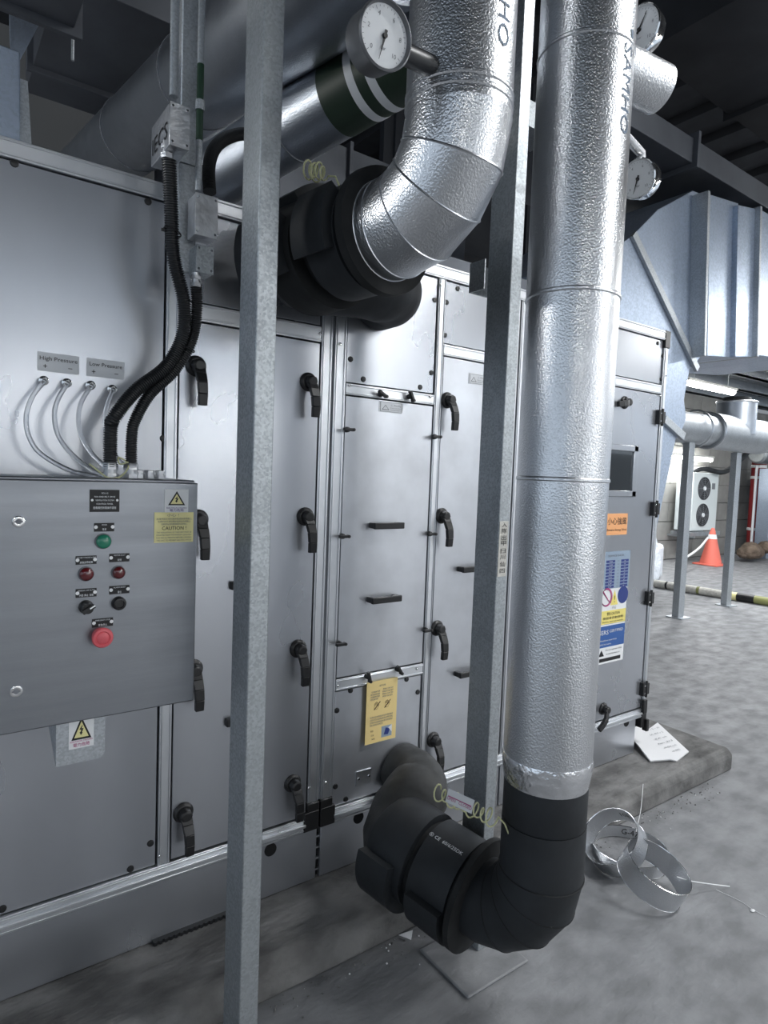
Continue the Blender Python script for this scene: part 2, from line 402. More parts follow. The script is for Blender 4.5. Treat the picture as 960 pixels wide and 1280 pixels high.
# lever handles
lev = None
def lever(par, px, py, rot=0.):
    global lev
    p = aY(px, py, D-.02); o = V((p.x, D-.004, p.z))
    if lev is None:
        b = MB(); b.lathe(o, (0, -1, 0), [(0, .031), (.006, .031), (.009, .027), (.012, .024)], 22)
        b.lathe(o+V((0, -.012, 0)), (0, -1, 0), [(0, .021), (.022, .019), (.026, .014)], 8)
        pts = [o+V((0, -.022, 0)), o+V((.002, -.036, -.022)), o+V((.004, -.047, -.05)), o+V((.006, -.048, -.083)), o+V((.007, -.044, -.116))]
        for i in range(4):
            a, c = pts[i], pts[i+1]; wa = (.018, .016, .0145, .0135, .0125); d = .008
            vs = []
            for q, wq in ((a, wa[i]), (c, wa[i+1])):
                vs += [q+V((-wq, -d, 0)), q+V((wq, -d, 0)), q+V((wq, d, 0)), q+V((-wq, d, 0))]
            b.add(vs, [(0, 1, 2, 3), (7, 6, 5, 4), (0, 4, 5, 1), (1, 5, 6, 2), (2, 6, 7, 3), (3, 7, 4, 0)])
        lev = b.build('lever_handle', 'black_plastic', par, at=o, bevel=.002)
    else:
        c = again(lev, par, o); c.rotation_euler = (0, rot, 0)
for (x, y) in ((247, 457), (250, 650), (243, 838), (231, 1018), (388, 477), (384, 646), (375, 812), (368, 981)): lever(D1, x, y)
for (x, y) in ((562, 500), (555, 645), (549, 786), (544, 926)): lever(D3, x, y)
lever(D4, 757, 887, .9); lever(D4, 784, 503, 1.45)
# small hinge blocks seen beside the near post
for (px, py) in ((291, 731), (285, 901)):
    p = aY(px, py, D); MB().box(p.x-.012, D-.022, p.z-.013, p.x+.014, D-.004, p.z+.013).build('door_stop', 'black_plastic', D1, bevel=.003)
# wing knobs round the removable panel
wing = None
for (px, py, rot) in ((433, 537, 0), (427, 670, 0), (423, 804, 0), (542, 546, 0), (536, 667, 0), (531, 787, 0), (475, 493, .5), (511, 496, 1.1), (458, 845, 1.3), (496, 836, 1.0)):
    p = aY(px, py, D-.01); o = V((p.x, D-.009, p.z))
    if wing is None:
        b = MB(); b.lathe(o, (0, -1, 0), [(0, .010), (.014, .009), (.016, .006)], 12); b.box(o.x-.02, o.y-.026, o.z-.005, o.x+.02, o.y-.012, o.z+.005); b.cyl(o+V((.016, -.01, 0)), o+V((.016, -.028, 0)), .006, 8)
        wing = b.build('wing_knob', 'black_plastic', R2, at=o, bevel=.0015)
    else:
        c = again(wing, R2, o); c.rotation_euler = (0, rot, 0)
# pull handles
def pull(par, x0, x1, z):
    b = MB(); y = D-.004
    for xx in (x0, x1-.022): b.box(xx, y-.03, z-.010, xx+.022, y, z+.010)
    b.box(x0, y-.040, z-.0115, x1, y-.026, z+.0115); b.build('pull_handle', 'black_plastic', par, bevel=.003)
for (px, py, par) in ((485, 657, R2), (482, 749, R2), (592, 711, D3), (588, 841, D3)):
    p = aY(px, py, D-.03); pull(par, p.x-.066, p.x+.066, p.z)
# view window with frame in the far door
p0, p1 = aY(752, 556, D-.006), aY(793, 621, D-.006)
wx0, wx1, wz0, wz1 = 2.60, p1.x, p1.z, p0.z+.01
b = MB()
for a in ((wx0, wz0, wx1, wz0+.03), (wx0, wz1-.03, wx1, wz1), (wx0, wz0, wx0+.03, wz1), (wx1-.035, wz0, wx1, wz1)): b.box(a[0], D-.014, a[1], a[2], D-.004, a[3])
wf = b.build('window_frame', 'steel_panel', D4, bevel=.003)
MB().box(wx0+.028, D-.007, wz0+.028, wx1-.03, D-.0045, wz1-.028).build('window_glass', 'window_dark', D4)
# hinges on far corner
hg = None
for (px, py) in ((826, 522), (819, 636), (812, 747), (806, 860)):
    p = aY(px, py, D-.01); o = V((p.x-.012, D-.01, p.z))
    if hg is None:
        b = MB(); b.box(o.x-.026, o.y-.016, o.z-.036, o.x+.002, o.y+.006, o.z+.036); b.box(o.x+.006, o.y-.016, o.z-.03, o.x+.03, o.y+.006, o.z+.03)
        b.cyl(o+V((.004, -.014, -.044)), o+V((.004, -.014, .044)), .007, 10)
        for s_ in (-1, 1): b.cyl(o+V((-.013, -.019, s_*.02)), o+V((-.013, -.015, s_*.02)), .005, 8, 1)
        hg = b.build('hinge', ['black_plastic', 'chrome'], D4, at=o, bevel=.002)
    else: again(hg, D4, o)
MB().box(3.085, D-.026, .325, 3.118, D-.008, .40).build('corner_cap', 'black_plastic', U, bevel=.004)
# ---- stickers on the unit
def rectpx(x0, y0, x1, y1, Y):
    a, c = aY(x0, y0, Y), aY(x1, y1, Y); return a.x, c.x, c.z, a.z
X0, X1 = .242, .337
plate('pressure_label', P0, .240, .338, 1.778, 1.826, D, 'label_grey', [('t', 'High Pressure', .5, .68, .30, 1, .9), ('t', '+', .18, .25, .42, 1), ('t', '−', .78, .25, .42, 1)], ['ink'], 'grey label reading High Pressure')
plate('pressure_label', P0, .356, .452, 1.778, 1.826, D, 'label_grey', [('t', 'Low Pressure', .5, .68, .30, 1, .86), ('t', '+', .18, .25, .42, 1), ('t', '−', .78, .25, .42, 1)], ['ink'], 'grey label reading Low Pressure')
els = [('r', .04, .05, .96, .93, 1), ('r', .06, .08, .94, .90, 2, -.0001)]
els += [('p', [(.10, .20), (.42, .20), (.26, .68)], 1, 1), ('p', [(.15, .26), (.37, .26), (.26, .60)], 2, 2), ('t', '!', .26, .40, .28, 1)]
els += [('t', '⚠ Warning', .68, .66, .2, 1, .44), ('t', 'Ensure machine', .68, .42, .15, 1, .46), ('t', 'isolated before', .68, .24, .15, 1, .46)]
x0, x1, z0, z1 = rectpx(474, 502, 503, 516, D-.003)
plate('warning_label', R2, x0, x1, z0-.004, z1+.004, D-.003, 'label_grey', els, ['ink_soft', 'label_grey'], 'small grey warning label')
x0, x1, z0, z1 = rectpx(586, 467, 606, 481, D-.004)
plate('warning_label', D3, x0, x0+.10, z0-.004, z1+.004, D-.004, 'label_grey', els, ['ink_soft', 'label_grey'], 'small grey warning label')
# yellow notice
els = [('t', '操作說明', .5, .915, .035, 1, .20)]
for i, (a, c) in enumerate(((.15, .42), (.12, .42), (.12, .42), (.12, .36))): els.append(('t', '請勿開啟機門運轉', (a+c)/2, .83-i*.04, .03, 1, c-a))
for i, (a, c) in enumerate(((.52, .86), (.5, .86), (.5, .86), (.5, .84))): els.append(('t', '停機後方可進行檢修', (a+c)/2, .85-i*.04, .03, 1, c-a))
els += [('t', '✋', .33, .60, .12, 2), ('t', '✋', .68, .60, .12, 2), ('p', [(.24, .54), (.27, .54), (.46, .66), (.43, .66)], 2, 1), ('p', [(.58, .54), (.61, .54), (.80, .66), (.77, .66)], 2, 1)]
for i in range(4): els.append(('t', '定期清潔過濾網並檢查皮帶鬆緊度', .5 if i < 3 else .34, .42-i*.042, .032, 1, .74 if i < 3 else .42))
els += [('r', .52, .06, .86, .24, 3), ('p', [(.60, .10), (.74, .09), (.80, .18), (.66, .21)], 4, 1), ('p', [(.74, .20), (.86, .24), (.86, .12)], 5, 2)]
els += [('t', '電話', .2, .2, .03, 2), ('t', '日期', .22, .13, .03, 2), ('t', '簽署', .25, .07, .03, 2)]
plate('yellow_notice', P2b, 1.297, 1.436, .558, .790, D-.013, 'poster_yellow', els, ['ink_soft', 'rust', 'print_blue', 'navy', 'white'], 'yellow printed notice with diagrams', .002)
# small cover plate below
x0, x1, z0, z1 = rectpx(445, 966, 463, 976, D)
b = MB(); b.box(x0, D-.003, z0-.003, x1, D, z1+.003); b.cyl((x0+.01, D-.006, (z0+z1)/2), (x0+.01, D-.002, (z0+z1)/2), .004, 8, 1); b.cyl((x1-.01, D-.006, (z0+z1)/2), (x1-.01, D-.002, (z0+z1)/2), .004, 8, 1)
b.build('rating_plate', ['alu_frame', 'chrome'], P2b)
# far door stickers
Y = D-.004
x0, x1, z0, z1 = rectpx(757, 642, 783, 668, Y)
plate('wind_notice', D4, x0, x1, z0, z1, Y, 'orange', [('t', '小心強風', .52, .62, .36, 1, .86), ('t', 'Beware Strong Wind', .52, .24, .15, 1, .86)], ['ink'], 'orange strong wind notice')
x0, x1, z0, z1 = rectpx(755, 690, 785, 733, Y)
els = [('t', 'SERVICE DATA', .45, .88, .08, 3, .6)]
for i in range(9):
    els += [('r', .10, .02+i*.085, .43, .085+i*.085, 1), ('r', .66, .02+i*.085, .95, .085+i*.085, 1), ('t', '0.35', .55, .055+i*.085, .05, 3)]
    els += [('t', 'L/S', .8, .05+i*.085, .045, 2), ('t', 'Fan kW', .27, .05+i*.085, .045, 2)]
plate('data_plate', D4, x0, x1, z0, z1, Y, 'print_blue', els, ['navy', 'label_grey', 'ink_soft'], 'grey and navy data plate')
x0, x1, z0, z1 = rectpx(752, 737, 781, 776, Y)
els = [('r', 0, 0, 1, .38, 1), ('p', [(.36, .52), (.66, .52), (.51, .95)], 1, 1), ('t', '!', .51, .68, .28, 2), ('t', '●', .84, .74, .66, 3), ('t', '⃠', .2, .74, .4, 4), ('t', '◯', .18, .74, .36, 4), ('t', '小心', .51, .45, .1, 2), ('t', '警告 CAUTION', .5, .28, .1, 2, .5), ('t', '機器會自動啟動', .5, .16, .08, 2, .8), ('t', 'Machine starts automatically', .5, .06, .06, 2, .8)]
plate('safety_label', D4, x0, x1, z0, z1, Y, 'white', els, ['yellow', 'ink', 'navy', 'red_text'], 'white and yellow safety label')
x0, x1, z0, z1 = rectpx(747, 783, 778, 824, Y)
els = [('r', 0, .42, 1, .97, 1), ('t', 'SERS', .22, .80, .16, 2, .34), ('t', 'CERTIFIED', .68, .82, .10, 2, .5), ('t', 'Hotline service', .4, .60, .06, 2, .6), ('t', '24 hours', .3, .50, .06, 2, .4), ('p', [(.08, .20), (.28, .20), (.18, .36)], 3, 1), ('t', 'Do not operate while', .62, .34, .06, 3, .6), ('t', 'maintenance', .6, .24, .06, 3, .5), ('r', .12, .05, .9, .14, 3)]
plate('service_label', D4, x0, x1, z0, z1, Y, 'white', els, ['blue', 'white', 'ink'], 'blue and white service label')
MB().box(x0-.06, Y-.004, z0+.1, x0-.045, Y, 1.75).build('tape_strip', 'alu_frame', D4)

# ============================================================ CONTROL CABINET
BY = 1.575
K = thing('control_cabinet', 'stainless control cabinet with push buttons hung on the left side panel', 'cabinet', (.25, 1.7, .95))
bx1 = aY(245, 740, BY).x; bz0, bz1 = aY(120, 898, BY).z, aY(120, 601, BY).z
MB().box(-.06, BY+.016, bz0+.002, bx1-.003, BY+.235, bz1+.006).build('cabinet_body', 'brushed', K, bevel=.003)
Kd = MB().box(-.06, BY, bz0, bx1, BY+.013, bz1).build('cabinet_door', 'brushed', K, bevel=.003)
for (px, py) in ((23, 652), (20, 864)):
    p = aY(px, py, BY); b = MB(); b.lathe((p.x, BY, p.z), (0, -1, 0), [(0, .013), (.003, .0125), (.004, .010), (.0035, .007)], 24)
    b.cyl((p.x, BY, p.z), (p.x, BY-.0045, p.z), .0055, 16, 1); b.box(p.x-.008, BY-.0048, p.z-.0015, p.x+.008, BY-.0044, p.z+.0015, 1); b.build('cam_lock', ['chrome', 'ink_soft'], Kd)
def nplate(cx, cy, wp, hp, lines, sc):
    x0, x1, z0, z1 = rectpx(cx-wp/2, cy-hp/2, cx+wp/2, cy+hp/2, BY); zc = aY(cx, cy, BY).z; h = hp*BY/FPX*1.0
    els = [('t', t, .5, y, s, 1, ww) for t, y, s, ww in lines]
    els += [('t', '●', .08, sc, .8*.18 if hp > 20 else .55, 2), ('t', '●', .92, sc, .8*.18 if hp > 20 else .55, 2)]
    plate('nameplate', Kd, x0, x1, zc-h/2, zc+h/2, BY, 'ink', els, ['label_grey', 'white'])
nplate(130.5, 626, 37, 26, [('FCU-12', .84, .10, .22), ('FAN AND BELT DRIVE', .68, .10, .70), ('VENTILATION SYSTEM', .52, .10, .62), ('CONTROL PANEL', .36, .10, .56), ('送風機控制箱操作面板', .18, .13, .78)], .52)
nplate(130, 659, 25, 10, [('POWER', .78, .22, .25), ('電源', .24, .28, .2)], .5)
nplate(107.5, 700, 26, 10, [('FAN BELT FAILURE ALARM', .80, .22, .9), ('風機皮帶故障', .22, .3, .62)], .5)
nplate(149, 697, 25, 10, [('MOTOR FAULT', .80, .22, .55), ('故障', .22, .3, .2)], .5)
nplate(107.5, 741, 26, 10, [('MANUAL OFF AUTO', .80, .22, .8), ('手動 停止 自動', .22, .3, .7)], .5)
nplate(149, 737, 25, 10, [('ALARM RESET', .80, .22, .6), ('復位', .22, .3, .2)], .5)
nplate(128, 778, 26, 10, [('EMERGENCY STOP', .80, .22, .7), ('緊急停止', .22, .3, .42)], .5)
def dome(name, px, py, r, m, h=.012):
    p = aY(px, py, BY-.01); b = MB(); b.lathe((p.x, BY, p.z), (0, -1, 0), [(0, r*1.12), (.004, r*1.1), (.005, r)], 24, 1)
    b.lathe((p.x, BY-.004, p.z), (0, -1, 0), [(0, r), (h*.6, r*.98), (h*.85, r*.8), (h, r*.45), (h*1.05, 0)], 24, 0); return b.build(name, [m, 'ink_soft'], Kd, ang=60)
dome('green_pilot_lamp', 130, 677, .0165, 'green_lens', .012)['label'] = 'green pilot lamp'
dome('red_pilot_lamp', 108.5, 718, .0155, 'red_lens')['label'] = 'dark red pilot lamp'
dome('red_pilot_lamp', 149, 716, .0145, 'red_lens')['label'] = 'dark red pilot lamp'
p = aY(109, 760, BY-.015); b = MB(); b.lathe((p.x, BY, p.z), (0, -1, 0), [(0, .016), (.004, .016), (.006, .013), (.026, .012)], 20)
b.obox((p.x, BY-.029, p.z), V((.0125, 0, .0075)), V((0, .006, 0)), V((-.0025, 0, .0042))); b.obox((p.x+.0075, BY-.0355, p.z+.0048), V((.0055, 0, .0034)), V((0, .0006, 0)), V((-.0009, 0, .0014)), 1); b.build('selector_switch', ['black_plastic', 'white'], Kd, bevel=.001)
p = aY(150, 755, BY-.015); b = MB(); b.lathe((p.x, BY, p.z), (0, -1, 0), [(0, .016), (.012, .0155), (.016, .013), (.0165, .010), (.013, .009)], 24); b.build('push_button', 'black_plastic', Kd)
p = aY(128, 797, BY-.025); b = MB(); b.lathe((p.x, BY, p.z), (0, -1, 0), [(0, .018), (.01, .016), (.018, .016), (.019, .022), (.028, .0235), (.032, .0215), (.033, .016), (.031, .0145), (.0325, .013), (.034, .006), (.034, 0)], 28); b.build('emergency_stop_button', 'pink_red', Kd, label='pinkish red mushroom emergency stop button')
x0, x1, z0, z1 = rectpx(206, 611.5, 235, 640.5, BY)
els = []; hazard(els, .5, .62, .36, 1.0, 1, 2); els += [('t', 'ELECTRICAL HAZARD', .5, .20, .08, 3, .86), ('t', '電力危險', .5, .09, .13, 3, .6)]
plate('electric_hazard_label', Kd, x0, x1, z0, z1, BY, 'white', els, ['pale_yellow', 'ink', 'purple'], 'white label with yellow hazard triangle')
x0, x1, z0, z1 = rectpx(193, 640.5, 241, 677, BY)
els = [('t', '小心 ！', .5, .90, .11, 1, .3)]
for i in range(3): els.append(('t', '在維修前必須先關掉電源及掛牌鎖上', .5, .78-i*.088, .07, 1, (.9, .84, .66)[i]))
els.append(('t', 'CAUTION !', .5, .47, .18, 2, .62))
for i, t in enumerate(('THE INSULATION OF THIS UNIT MUST BE', 'ISOLATED FROM THE MAINS BY QUALIFIED', 'ELECTRICAL PERSONS BEFORE OPENING', 'THE UNIT TO PREVENT ELECTRIC SHOCK')): els.append(('t', t, .5, .335-i*.088, .07, 1, .9))
plate('caution_label', Kd, x0, x1, z0, z1, BY, 'pale_yellow', els, ['ink_soft', 'ink'], 'yellow caution label')
# mounting bracket under the cabinet
x0, x1, z0, z1 = rectpx(72, 890, 131, 940, 1.62)
b = MB(); b.prism([(x0, 1.62, z1+.06), (x0, 1.62, z0-.012), (x1-.012, 1.62, z0-.012), (x1, 1.62, z0), (x1, 1.62, z1+.06)], (0, .003, 0)); b.prism([(x0, 1.62, z0-.012), (x0, 1.62, z1+.06), (x0, D-.0, z1+.06), (x0, D-.0, z1-.0)], (-.003, 0, 0))
b.build('mounting_bracket', 'galv', K)
x0, x1, z0, z1 = rectpx(86, 897, 117, 931, 1.62)
els = []; hazard(els, .5, .60, .40, 1.0, 1, 2); els += [('t', 'ELECTRICAL HAZARD', .5, .22, .07, 3, .9), ('t', '電力危險', .5, .10, .13, 3, .66)]
plate('electric_hazard_label', K, x0, x1, z0, z1+.002, 1.62, 'white', els, ['pale_yellow', 'ink', 'red_text'], 'white label with yellow hazard triangle')
# glands on the roof of the cabinet
zt = bz1+.006
G = {}
def gland(px, y=1.70, r=.016, h=.035, nm='cable_gland'):
    p = aY(px, 590, y); b = MB(); o = V((p.x, y, zt))
    b.lathe(o, (0, 0, 1), [(0, r*1.25), (.010, r*1.25)], 6); b.lathe(o+V((0, 0, .010)), (0, 0, 1), [(0, r), (h*.35, r)], 18); b.lathe(o+V((0, 0, .010+h*.3)), (0, 0, 1), [(0, r*1.2), (h*.4, r*1.15), (h*.5, r)], 6)
    b.build(nm, 'galv_bright', K); return o
g1, g2 = gland(138), gland(164)
for px in (174, 187, 200):
    gland(px, 1.70, .011, .014)
# ============================================================ FLEXIBLE CONDUITS
def flex(name, pts, r, label, k=14, pitch=.0056, group=None):
    P = bez(pts, 60); L = [0]
    for i in range(1, len(P)): L.append(L[-1]+(P[i]-P[i-1]).length)
    n = int(L[-1]/pitch); out = []; rr = []; j = 0
    for i in range(n*4+1):
        t = L[-1]*i/(n*4)
        while j < len(L)-2 and L[j+1] < t: j += 1
        f = (t-L[j])/max(L[j+1]-L[j], 1e-9); out.append(P[j].lerp(P[j+1], min(f, 1))); rr.append(r*(1, 1, .80, .80)[i % 4])
    b = MB(); b.tube(out, rr, k); return tag(b.build(name, 'rubber', ang=60), label, 'conduit', group)
flex('flexible_conduit', [aY(211, 200, 1.60), aY(214, 260, 1.62), aY(217, 320, 1.64), aY(230, 378, 1.66), aY(228, 420, 1.68), aY(208, 458, 1.69), aY(170, 488, 1.69), aY(144, 520, 1.69), V((g1.x, 1.70, zt+.12)), V((g1.x, 1.70, zt+.022))], .0175,
     'long black corrugated conduit dropping from the upper junction box to the cabinet')
flex('flexible_conduit', [aY(245, 356, 1.64), aY(246, 385, 1.66), aY(240, 425, 1.69), aY(218, 463, 1.70), aY(188, 492, 1.70), aY(169, 525, 1.70), V((g2.x, 1.70, zt+.10)), V((g2.x, 1.70, zt+.022))], .0150,
     'shorter black corrugated conduit curving from the lowest junction box to the cabinet')
flex('flexible_conduit', [aY(262, 240, 1.74), aY(261, 210, 1.76), aY(268, 186, 1.80), aY(285, 172, 1.85), aY(310, 168, 1.90), aY(345, 180, 1.95)], .018,
     'black corrugated conduit arching behind the near post above the unit')
# cable ties
for (px, py, yy) in ((233, 436, 1.685), (215.5, 290, 1.631)):
    p = aY(px, py, yy); b = MB(); b.ring(p, (.3, 0, 1), .021, .0022, 20, 5); b.obox(p+V((-.022, 0, 0)), V((.005, 0, 0)), V((0, .003, 0)), V((0, 0, .003)))
    tag(b.build('cable_tie', 'black_plastic'), 'black cable tie round the %s' % ('two crossing conduits above the cabinet' if py > 400 else 'long conduit beside the trunking'), 'cable tie')
# ============================================================ PRESSURE HOSES
HZ = [('leftmost clear hose under the High Pressure plus mark', [(56, 475), (40, 497), (33, 520), (36, 545), (52, 568), (88, 588), (122, 594)]),
      ('clear hose under the High Pressure minus mark', [(85, 478), (72, 500), (68, 520), (73, 545), (90, 568), (116, 588), (136, 593)]),
      ('clear hose under the Low Pressure plus mark', [(115, 481), (102, 502), (98, 524), (102, 546), (114, 566), (130, 582), (146, 592)]),
      ('rightmost clear hose under the Low Pressure minus mark', [(142, 486), (134, 506), (131, 528), (136, 552), (146, 572), (156, 583), (163, 593)])]
for i, (lb, pp) in enumerate(HZ):
    r0 = aY(*pp[0], D); T = thing('pressure_hose', lb+', running into the cabinet top', 'hose', r0)
    Ys = [1.80, 1.765, 1.745, 1.735, 1.73, 1.725, 1.72]
    P = [aY(x, y, yy) for (x, y), yy in zip(pp, Ys)]; P[-1].z = zt+.001
    b = MB(); b.tube(bez(P, 8), .0056, 10); b.build('hose_tube', 'clear_tube', T, ang=80)
    q = aY(*pp[0], 1.83); d = (P[0]-V((q.x, D, q.z))); o = V((q.x, D-.001, q.z))
    b = MB(); b.lathe(o, d, [(0, .0095), (.012, .0095), (.013, .012), (.03, .012), (.031, .009), (.05, .0085), (.052, .0058)], 14); b.build('hose_fitting', 'chrome', T)
b = MB(); q = aY(150, 590, 1.68)
pts = [aY(112, 580, 1.70), aY(122, 588, 1.68), aY(135, 597, 1.66), aY(150, 596, 1.66), aY(160, 585, 1.68), aY(158, 577, 1.70), aY(148, 572, 1.70), aY(150, 580, 1.69), aY(160, 578, 1.67)]
b.tube(bez(pts, 8), .0022, 6); tag(b.build('yellow_tie_wire', 'wire_yellow', ang=80), 'thin pale yellow wire looped round the glands on the cabinet top', 'wire')

# ============================================================ CABLE TRUNKING AND JUNCTION BOXES (left)
def face_text(b, st, o, u, v, size, m): b.text(st, o, u, v, size, m)
tx0, tx1 = aY(225, 200, 1.70).x, aY(247, 200, 1.70).x
tz = aY(235, 342, 1.70).z
T = thing('strut_channel', 'vertical galvanized strut channel hanging from above beside the near post', 'channel', ((tx0+tx1)/2, 1.72, tz))
zb = aY(235, 205, 1.70).z
MB().box(tx0, 1.70, zb, tx1, 1.74, 5.5).build('upper_channel', 'galv', T, bevel=.003)
MB().box(tx0-.005, 1.695, tz, tx1-.002, 1.745, zb-.003).build('lower_channel', 'galv', T, bevel=.003)
def jbox(near_px, ytop, ybot, Yn, wpx_x, depth, label, m='galv_bright', txt=None, wx=None):
    p = aY(near_px, ytop, Yn); q = aY(near_px, ybot, Yn); x1 = aY(near_px+wpx_x, (ytop+ybot)/2, Yn).x
    T = thing('junction_box', label, 'junction box', ((p.x+x1)/2, Yn+depth/2, q.z), )
    b = MB(); b.box(p.x, Yn+.004, q.z, x1, Yn+depth, p.z); b.build('box_body', m, T, bevel=.002)
    b = MB(); b.box(p.x-.001, Yn, q.z-.001, x1+.001, Yn+.003, p.z+.001)
    b.build('box_lid', m, T, bevel=.001)
    for zz in (q.z+.008, p.z-.008):
        for xx in (p.x+.006, x1-.006): MB().lathe((xx, Yn, zz), (0, -1, 0), [(0, .004), (.002, .003)], 8).build('lid_screw', 'chrome', T)
    if txt: b = MB(); b.text(txt, (p.x-.0012, Yn+depth*.52, (p.z+q.z)/2-.01), (0, -1, 0), ZU, .055, 0, depth*.8); b.build('box_lettering', 'ink', T)
    return p, q, x1
jbox(213, 126, 180, 1.55, 24, .15, 'galvanized junction box lettered IECS beside the upper strut channel', txt='IECS')
jbox(245, 240, 292, 1.62, 27, .06, 'bright dented junction box halfway down the strut channel', 'galv_bright')
jbox(246, 305, 339, 1.64, 21, .06, 'lowest dull grey junction box at the foot of the strut channel', 'galv_post')
def pipe_v(name, px, y0, y1, Y, r, label, m, ztop=5.5):
    p = aY(px, y1, Y); b = MB(); b.cyl((p.x, Y, p.z), (p.x, Y, ztop), r, 16); return tag(b.build(name, m), label, 'conduit')
pipe_v('rigid_conduit', 217, 0, 121, 1.645, .0105, 'bare steel conduit rising from the box lettered IECS', 'galv')
p = aY(249, 180, 1.66)
T = thing('rigid_conduit', 'steel conduit with a green painted length running down to the bright dented box', 'conduit', (p.x, 1.66, aY(249, 238, 1.66).z))
z1_, z2_, z3_ = aY(249, 239, 1.66).z, aY(249, 176, 1.66).z, aY(249, 80, 1.66).z
MB().cyl((p.x, 1.66, z1_), (p.x, 1.66, z2_), .0085, 14).build('steel_length', 'galv', T)
MB().cyl((p.x, 1.66, z2_), (p.x, 1.66, z3_), .0088, 14).build('green_length', 'green_paint', T, label='green painted length')
MB().cyl((p.x, 1.66, z3_), (p.x, 1.66, 5.5), .0085, 14).build('steel_length', 'galv', T)
b = MB(); zc = aY(249, 132, 1.66).z; b.cyl((p.x, 1.66, zc-.012), (p.x, 1.66, zc+.012), .012, 14); b.build('coupling', 'galv', T)
for (px, py, yy, r, h) in ((209, 190, 1.60, .013, .035), (245, 352, 1.64, .013, .03)):
    p = aY(px, py, yy); b = MB(); b.lathe(p+V((0, 0, -h*.5)), ZU, [(0, r*1.2), (h*.35, r*1.2)], 6); b.lathe(p+V((0, 0, -h*.2)), ZU, [(0, r*.85), (h*.9, r*.85)], 14); b.lathe(p+V((0, 0, h*.15)), ZU, [(0, r*1.15), (h*.3, r*1.15)], 6)
    tag(b.build('conduit_gland', 'galv_bright'), 'metal gland under the %s' % ('box lettered IECS' if px < 230 else 'lowest junction box'), 'gland')

# ============================================================ CHANNEL POSTS
def channel(x, y, z0, z1, wy, wx, label, rot=0):
    T = thing('channel_post', label, 'post', (x+wx/2, y+wy/2, z0))
    t = .006; b = MB()   # web faces -X, flanges face -Y and +Y
    poly = [(x, y), (x+wx, y), (x+wx, y+t), (x+t, y+t), (x+t, y+wy-t), (x+wx, y+wy-t), (x+wx, y+wy), (x, y+wy)]
    b.prism([(a, c, z0) for a, c in poly], (0, 0, z1-z0)); b.build('channel', 'galv_post', T, bevel=.0035); return T
T1 = channel(.620, 1.375, 0, 5.4, .098, .051, 'tall galvanized channel post nearest the camera, left of centre')
T2 = channel(1.452, 1.385, .010, 3.0, .100, .048, 'galvanized channel post standing behind the two silver pipes')
p = aX(596, 335, 1.452); b = MB(); 
q = aY(597, 352, 1.50); b.box(q.x-.03, 1.50, q.z-.04, q.x+.05, 1.506, q.z+.05)
b.box(q.x-.03, 1.44, q.z-.04, q.x-.025, 1.50, q.z+.05); b.build('angle_cleat', 'galv_post', T2)
MB().cyl((q.x+.0, 1.49, q.z+.012), (q.x, 1.506, q.z+.012), .009, 6).build('cleat_bolt', 'galv_bright', T2)
# handwritten strip of tape on its flange
zt1, zt0 = zH(626, 652, 2.0), zH(626, 722, 2.0)
els = [('t', s_, .5, y_, .10, 1, .6) for s_, y_ in (('入', .93), ('隊', .82), ('出', .70), ('甲', .60), ('日', .46), ('川', .35), ('仙', .22), ('四', .10))]
plate('tape_label', T2, 1.456, 1.494, zt0, zt1, 1.385, 'tape', els, ['ink'], 'strip of pale tape with black handwriting')
b = MB(); q = aY(655, 90, 1.55); b.box(q.x-.02, 1.55, q.z-.15, q.x+.01, 1.59, 5.4)
for k in range(3): b.box(q.x-.008, 1.548, q.z-.06+k*.05, q.x+.0, 1.55, q.z-.03+k*.05, 1)
tag(b.build('slotted_strut', ['galv', 'black_gap']), 'slotted strut seen between the two silver pipes above the channel post', 'strut')

# ============================================================ PIPES
def jacket_v(T, x, y, zs, r, m='jacket'):
    """stacked jacket sections with lapped swaged joints"""
    for i in range(len(zs)-1):
        z0, z1 = zs[i], zs[i+1]; b = MB()
        b.lathe((x, y, z0), ZU, [(0, r), (z1-z0-.012, r), (z1-z0-.009, r+.0025), (z1-z0-.004, r+.0025), (z1-z0, r-.0005)], 64)
        b.obox((x+r*.2, y-r*1.0+.003, (z0+z1)/2), V((.0005, 0, 0)), V((0, .0005, 0)), V((0, 0, (z1-z0)/2-.02)))
        b.build('jacket_section', m, T, ang=15)
def arc(c0, u, zc, R, a0, a1, n, up):
    """elbow centreline: up=+1 the vertical leg rises from the elbow, in plane of u and z, starting vertical"""
    out = []
    for i in range(n+1):
        a = a0+(a1-a0)*i/n
        out.append(V(c0)+V(u)*(R-R*math.cos(a))+V((0, 0, zc-R*math.sin(a)*up)))
    return out
# --- main pipe
rm = .1195; mx, my = 1.387, 1.10
T = thing('chilled_water_pipe', 'tall silver clad pipe in front, its black lagged elbow turning into the unit', 'pipe', (mx, my, .25))
h = math.hypot(mx, my)-rm
zz = [zH(683, 968, h), zH(700, 596, h), zH(715, 356, h), zH(735, 33, h), 3.4, 5.4]
jacket_v(T, mx, my, zz, rm)
